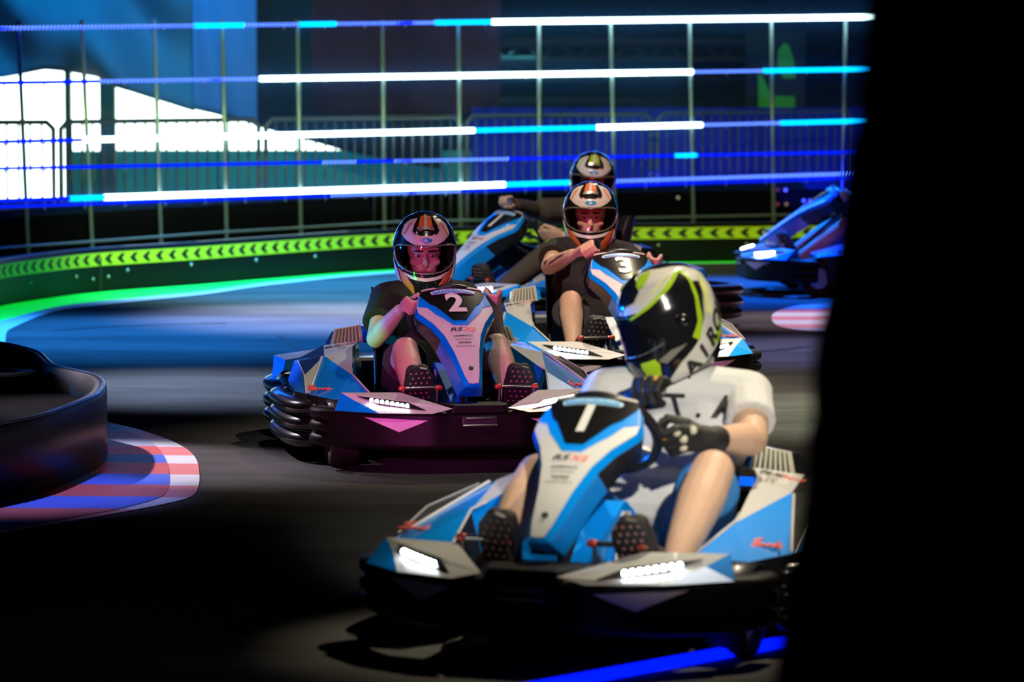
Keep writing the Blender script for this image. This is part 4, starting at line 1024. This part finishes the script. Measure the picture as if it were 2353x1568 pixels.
# ---------------------------------------------------------------- near left barrier loop
top = [(-300, 775), (-120, 780), (0, 787), (60, 798), (100, 812), (130, 838), (180, 851), (225, 862), (246, 880), (232, 905), (183, 928), (105, 955), (0, 976), (-150, 1000), (-300, 1022)]
tp = crom([at(x, y, .305) for x, y in top], 6); tp = [Vector((p.x, p.y, 0)) for p in tp]
inn = off_path(tp, -.05); lp = empty('hairpin_barrier', (-1.75, 17.0, 0)); tag(lp, 'low black barrier loop around the hairpin at the left edge', 'barrier'); iv3 = Vector((1.75, -17.0, 0))
b = MB(); rings = []
for p, q in zip(tp, inn):
    m_ = p.lerp(q, .18); rings.append([p + iv3, p + iv3 + Vector((0, 0, .288)), m_ + iv3 + Vector((0, 0, .305)), q + iv3 + Vector((0, 0, .305)), q + iv3])
b.loft(rings, 0, True); bb = b.build('barrier_body', M['barrier'], lp, fixn=True)
b = MB(); b.tube([p.lerp(q, .3) + iv3 + Vector((0, 0, .304)) for p, q in zip(tp, inn)], .008, 8, round_=False); b.build('cap_rail', M['barriertop'], lp)
in2 = [q + iv3 for q in off_path(tp, -.045)]; b = MB(); b.plate([(q.x, q.y) for q in in2], lambda u, v, o_: Vector((u, v, .200 + o_)), .0, .02, 5); b.build('inner_deck', M['deck'], lp)
ty = at(20, 846, .30)
tr_ = MB(); tr_.torus((0, 0, .044), .105, .043, None, 32, 12)
o = tr_.build('tyre', M['tire']); o.location = (ty.x, ty.y, .202); tag(o, 'black tyre lying inside the hairpin barrier loop', 'tyre')

# ---------------------------------------------------------------- blue light tube on the floor in front
P0, P1 = at(1180, 1590, .02), at(1830, 1471, .02); d_ = (P1 - P0)
lt = empty('floor_light_tube', (P0 + P1) / 2); tag(lt, 'thick glowing blue tube lying on the floor in front of the nearest kart', 'light tube'); c0 = (P0 + P1) / 2
b = MB(); b.tube([P0 - c0, P1 - c0], .016, 12); b.build('light_tube', M['led_blue'], lt)
b = MB(); n = 46
for i in range(n): c = (P0 - c0).lerp(P1 - c0, (i + .5) / n); b.ell(c + Vector((0, -.004, .004)), (.0125, .017, .017), 8)
b.build('light_beads', M['led_blue'], lt)

# ---------------------------------------------------------------- black curtain on the right, close to the lens
ce = [(-900, 1985), (0, 1980), (300, 1973), (345, 1948), (450, 1934), (600, 1914), (680, 1897), (760, 1874), (850, 1860), (950, 1864), (1000, 1848), (1100, 1850), (1180, 1834), (1260, 1824), (1330, 1798), (1480, 1792), (1568, 1782), (3300, 1770)]
YC = 4.9
b = MB(); nz = 70; nx = 44; vs = []
for j in range(nz + 1):
    z = 2.55 * (1 - j / nz) + .01; y = 65 + (1.8 - z) * F / YC; px = ce[-1][1]
    for (a, pa), (c_, pc) in zip(ce, ce[1:]):
        if a <= y <= c_: px = pa + (pc - pa) * (y - a) / (c_ - a)
    x0 = (px - 1176.5) / F * YC
    for i in range(nx + 1):
        u = i / nx; x = x0 + (1.25 - x0) * u
        yy = YC + .045 * math.sin(u * 34 + math.sin(z * 3) * 1.2) + .02 * math.sin(u * 71 + z * 5) + .02 * math.sin(z * 9 + u * 12)
        vs.append((x, yy, z))
n = nx + 1
b.add(vs, [(j * n + i, j * n + i + 1, (j + 1) * n + i + 1, (j + 1) * n + i) for j in range(nz) for i in range(nx)], 0, True)
cu = b.build('black_curtain', M['curtain'], fixn=False); sd = cu.modifiers.new('s', 'SOLIDIFY'); sd.thickness = .012
tag(cu, 'black draped curtain filling the right edge, close to the camera and blurred', 'curtain')

# ================================================================ karts and drivers
def kart_at(k, x, y, deg, label):
    k.location = (x, y, 0); k.rotation_euler = (0, 0, R(deg)); tag(k, label, 'go-kart', 'blue and white rental karts'); return k
K1 = (.392, 11.88, -20.5); K2 = (-.333, 16.75, 11.2); K3 = (.443, 19.35, 11); K4 = (.291, 23.55, -50); K5 = (2.60, 26.8, -84)
kart_at(make_kart('1'), *K1, 'nearest blue and white go-kart, number 1, in the right foreground')
kart_at(make_kart('2'), *K2, 'blue and white go-kart number 2, in the centre, turned a little right')
kart_at(make_kart('3'), *K3, 'blue and white go-kart number 3, behind karts 1 and 2')
kart_at(make_kart('1'), *K4, 'go-kart pointing left, directly behind kart 3')
kart_at(make_kart(None), *K5, 'farthest go-kart, seen side-on at right next to the black curtain')

AXL = (.10, -.62, .76); AXR = (-.10, -.62, .76)
base_pose = dict(chest=(0, .22, .50), neck=(0, .22, .70), head=(0, .235, .835), hrot=(R(14), 0, R(-8)), shl=(-.17, .22, .63), shr=(.17, .22, .63),
    ell=(-.255, .0, .475), elr=(.26, .0, .48), wrl=(-.195, -.27, .615), wrr=(.215, -.26, .63), hnl=(-.158, -.36, .655), hnr=(.188, -.345, .675), axl=AXL, axr=AXR, thl=-1, thr=1,
    knl=(-.185, -.35, .455), knr=(.205, -.35, .465), anl=(-.20, -.70, .235), anr=(.21, -.70, .235), ftl=(-.205, -.745, .325), ftr=(.21, -.745, .325), toel=(-.21, -.80, .43), toer=(.215, -.80, .43))
P2 = dict(base_pose)
make_person('person in black T-shirt and orange-striped helmet steering kart 2', (K2[0], K2[1], 0), R(K2[2]), P2, M['blacktee'], M['greyshort'], style='orange', group=None)
P3 = dict(base_pose); P3.update(head=(.0, .26, .865), neck=(0, .24, .73), chest=(0, .24, .53), hrot=(R(8), 0, R(-12)), shl=(-.175, .22, .685), shr=(.17, .24, .66), ell=(-.262, .02, .625), wrl=(-.19, -.22, .70), hnl=(-.125, -.315, .725), axl=(.75, -.35, .5),
    knl=(-.225, -.33, .475), anl=(-.27, -.62, .26), ftl=(-.20, -.735, .335), toel=(-.19, -.79, .44), elr=(.26, .0, .55))
r3, _ = make_person('person in black T-shirt with a tattooed forearm steering kart 3', (K3[0], K3[1], 0), R(K3[2]), P3, M['blacktee'], M['greyshort'], style='orange', sleeve=.5)
b = MB(); E_, W2 = Vector(P3['ell']), Vector(P3['wrl']); ax_ = (W2 - E_).normalized()
def arm(u, v, o_):
    p = E_.lerp(W2, u); rr = .043 + (.027 - .043) * u + o_; q_ = ax_.cross(Vector((0, 0, 1))).normalized(); s2 = q_.cross(ax_); v += .25; return p + (q_ * math.cos(v) + s2 * math.sin(v)) * rr
arm0 = arm
b.plate([(.25, -.45), (.35, -.15), (.5, -.05), (.62, .15), (.85, .2), (.8, -.05), (.6, -.15), (.5, -.3), (.35, -.4)], arm, .004, .004, .06); b.plate([(.10, .1), (.2, .3), (.24, .2), (.15, -.2)], arm, .004, .004, .06)
b.build('forearm_tattoo', M['tattoo'], r3)
P4 = dict(base_pose); P4.update(head=(.02, .24, .885), neck=(0, .23, .75), chest=(0, .22, .54), hrot=(R(16), R(4), R(50)), shl=(-.18, .18, .70), shr=(.18, .22, .66), ell=(-.21, -.03, .70), wrl=(-.11, -.27, .745), hnl=(-.06, -.37, .765), axl=(1, -.1, .1),
    elr=(.30, .05, .53), wrr=(.26, -.18, .57), hnr=(.18, -.27, .595), knl=(-.17, -.33, .47), knr=(.24, -.30, .47))
make_person('person in dark sweatshirt and lime-striped helmet driving the kart behind kart 3', (K4[0], K4[1], 0), R(K4[2]), P4, M['browncloth'], M['browncloth'], sleeve=1.3, long_legs=True, style='lime')
P5 = dict(base_pose); P5.update(hrot=(R(10), 0, R(20)))
make_person('person driving the farthest kart, mostly hidden by the black curtain', (K5[0], K5[1], 0), R(K5[2]), P5, M['blacktee'], M['greyshort'], style='lime', face=False)
P1 = dict(base_pose); P1.update(chest=(.08, .22, .53), neck=(.075, .20, .76), head=(.028, .155, .905), hrot=(R(22), R(-6), R(-42)), shl=(-.15, .11, .68), shr=(.27, .24, .675),
    ell=(-.17, -.02, .55), wrl=(.02, -.20, .68), hnl=(.125, -.265, .715), axl=(1, -.2, .1), elr=(.335, .06, .555), wrr=(.27, -.15, .575), hnr=(.185, -.235, .60), axr=(-.2, -.62, .76),
    knl=(-.20, -.36, .47), knr=(.335, -.33, .50), anl=(-.22, -.70, .25), anr=(.33, -.70, .25), ftr=(.25, -.75, .315), toer=(.24, -.80, .42), ftl=(-.165, -.75, .315), toel=(-.155, -.80, .42))
r1, _ = make_person('person in white T-shirt, black gloves and white-lime helmet in the nearest kart', (K1[0], K1[1], 0), R(K1[2]), P1, M['whitetee'], M['blueshort'], gloves=True, style='racer', sleeve=.62, bulk=1.22, hs=1.05)
# print on the white shirt and its blue collar
from mathutils.bvhtree import BVHTree
sh_ = [o for o in r1.children if o.name.startswith('shirt')][0]
tree = BVHTree.FromPolygons([tuple(v.co) for v in sh_.data.vertices], [tuple(p.vertices) for p in sh_.data.polygons])
def fn(u, v, o_):
    d = Vector((.35, .93, -.1)).normalized(); p = Vector((.105 + u, .0, .66 + v)) - d * .25; h_ = tree.ray_cast(p, d)
    return (h_[0] if h_[0] else p) - d * o_
b = MB(); text_on(b, 'T . A', fn, 0, 0, .10, 0, .02, 1.0, 0, .004, vdir=1); b.build('shirt_lettering', M['ink'], r1)
b = MB(); nk = Vector(P1['neck']); b.torus(nk.lerp(Vector(P1['chest']), .20), .074, .016, Euler((R(14), R(-6), 0)), 30, 10); b.build('collar', M['bluetee'], r1)
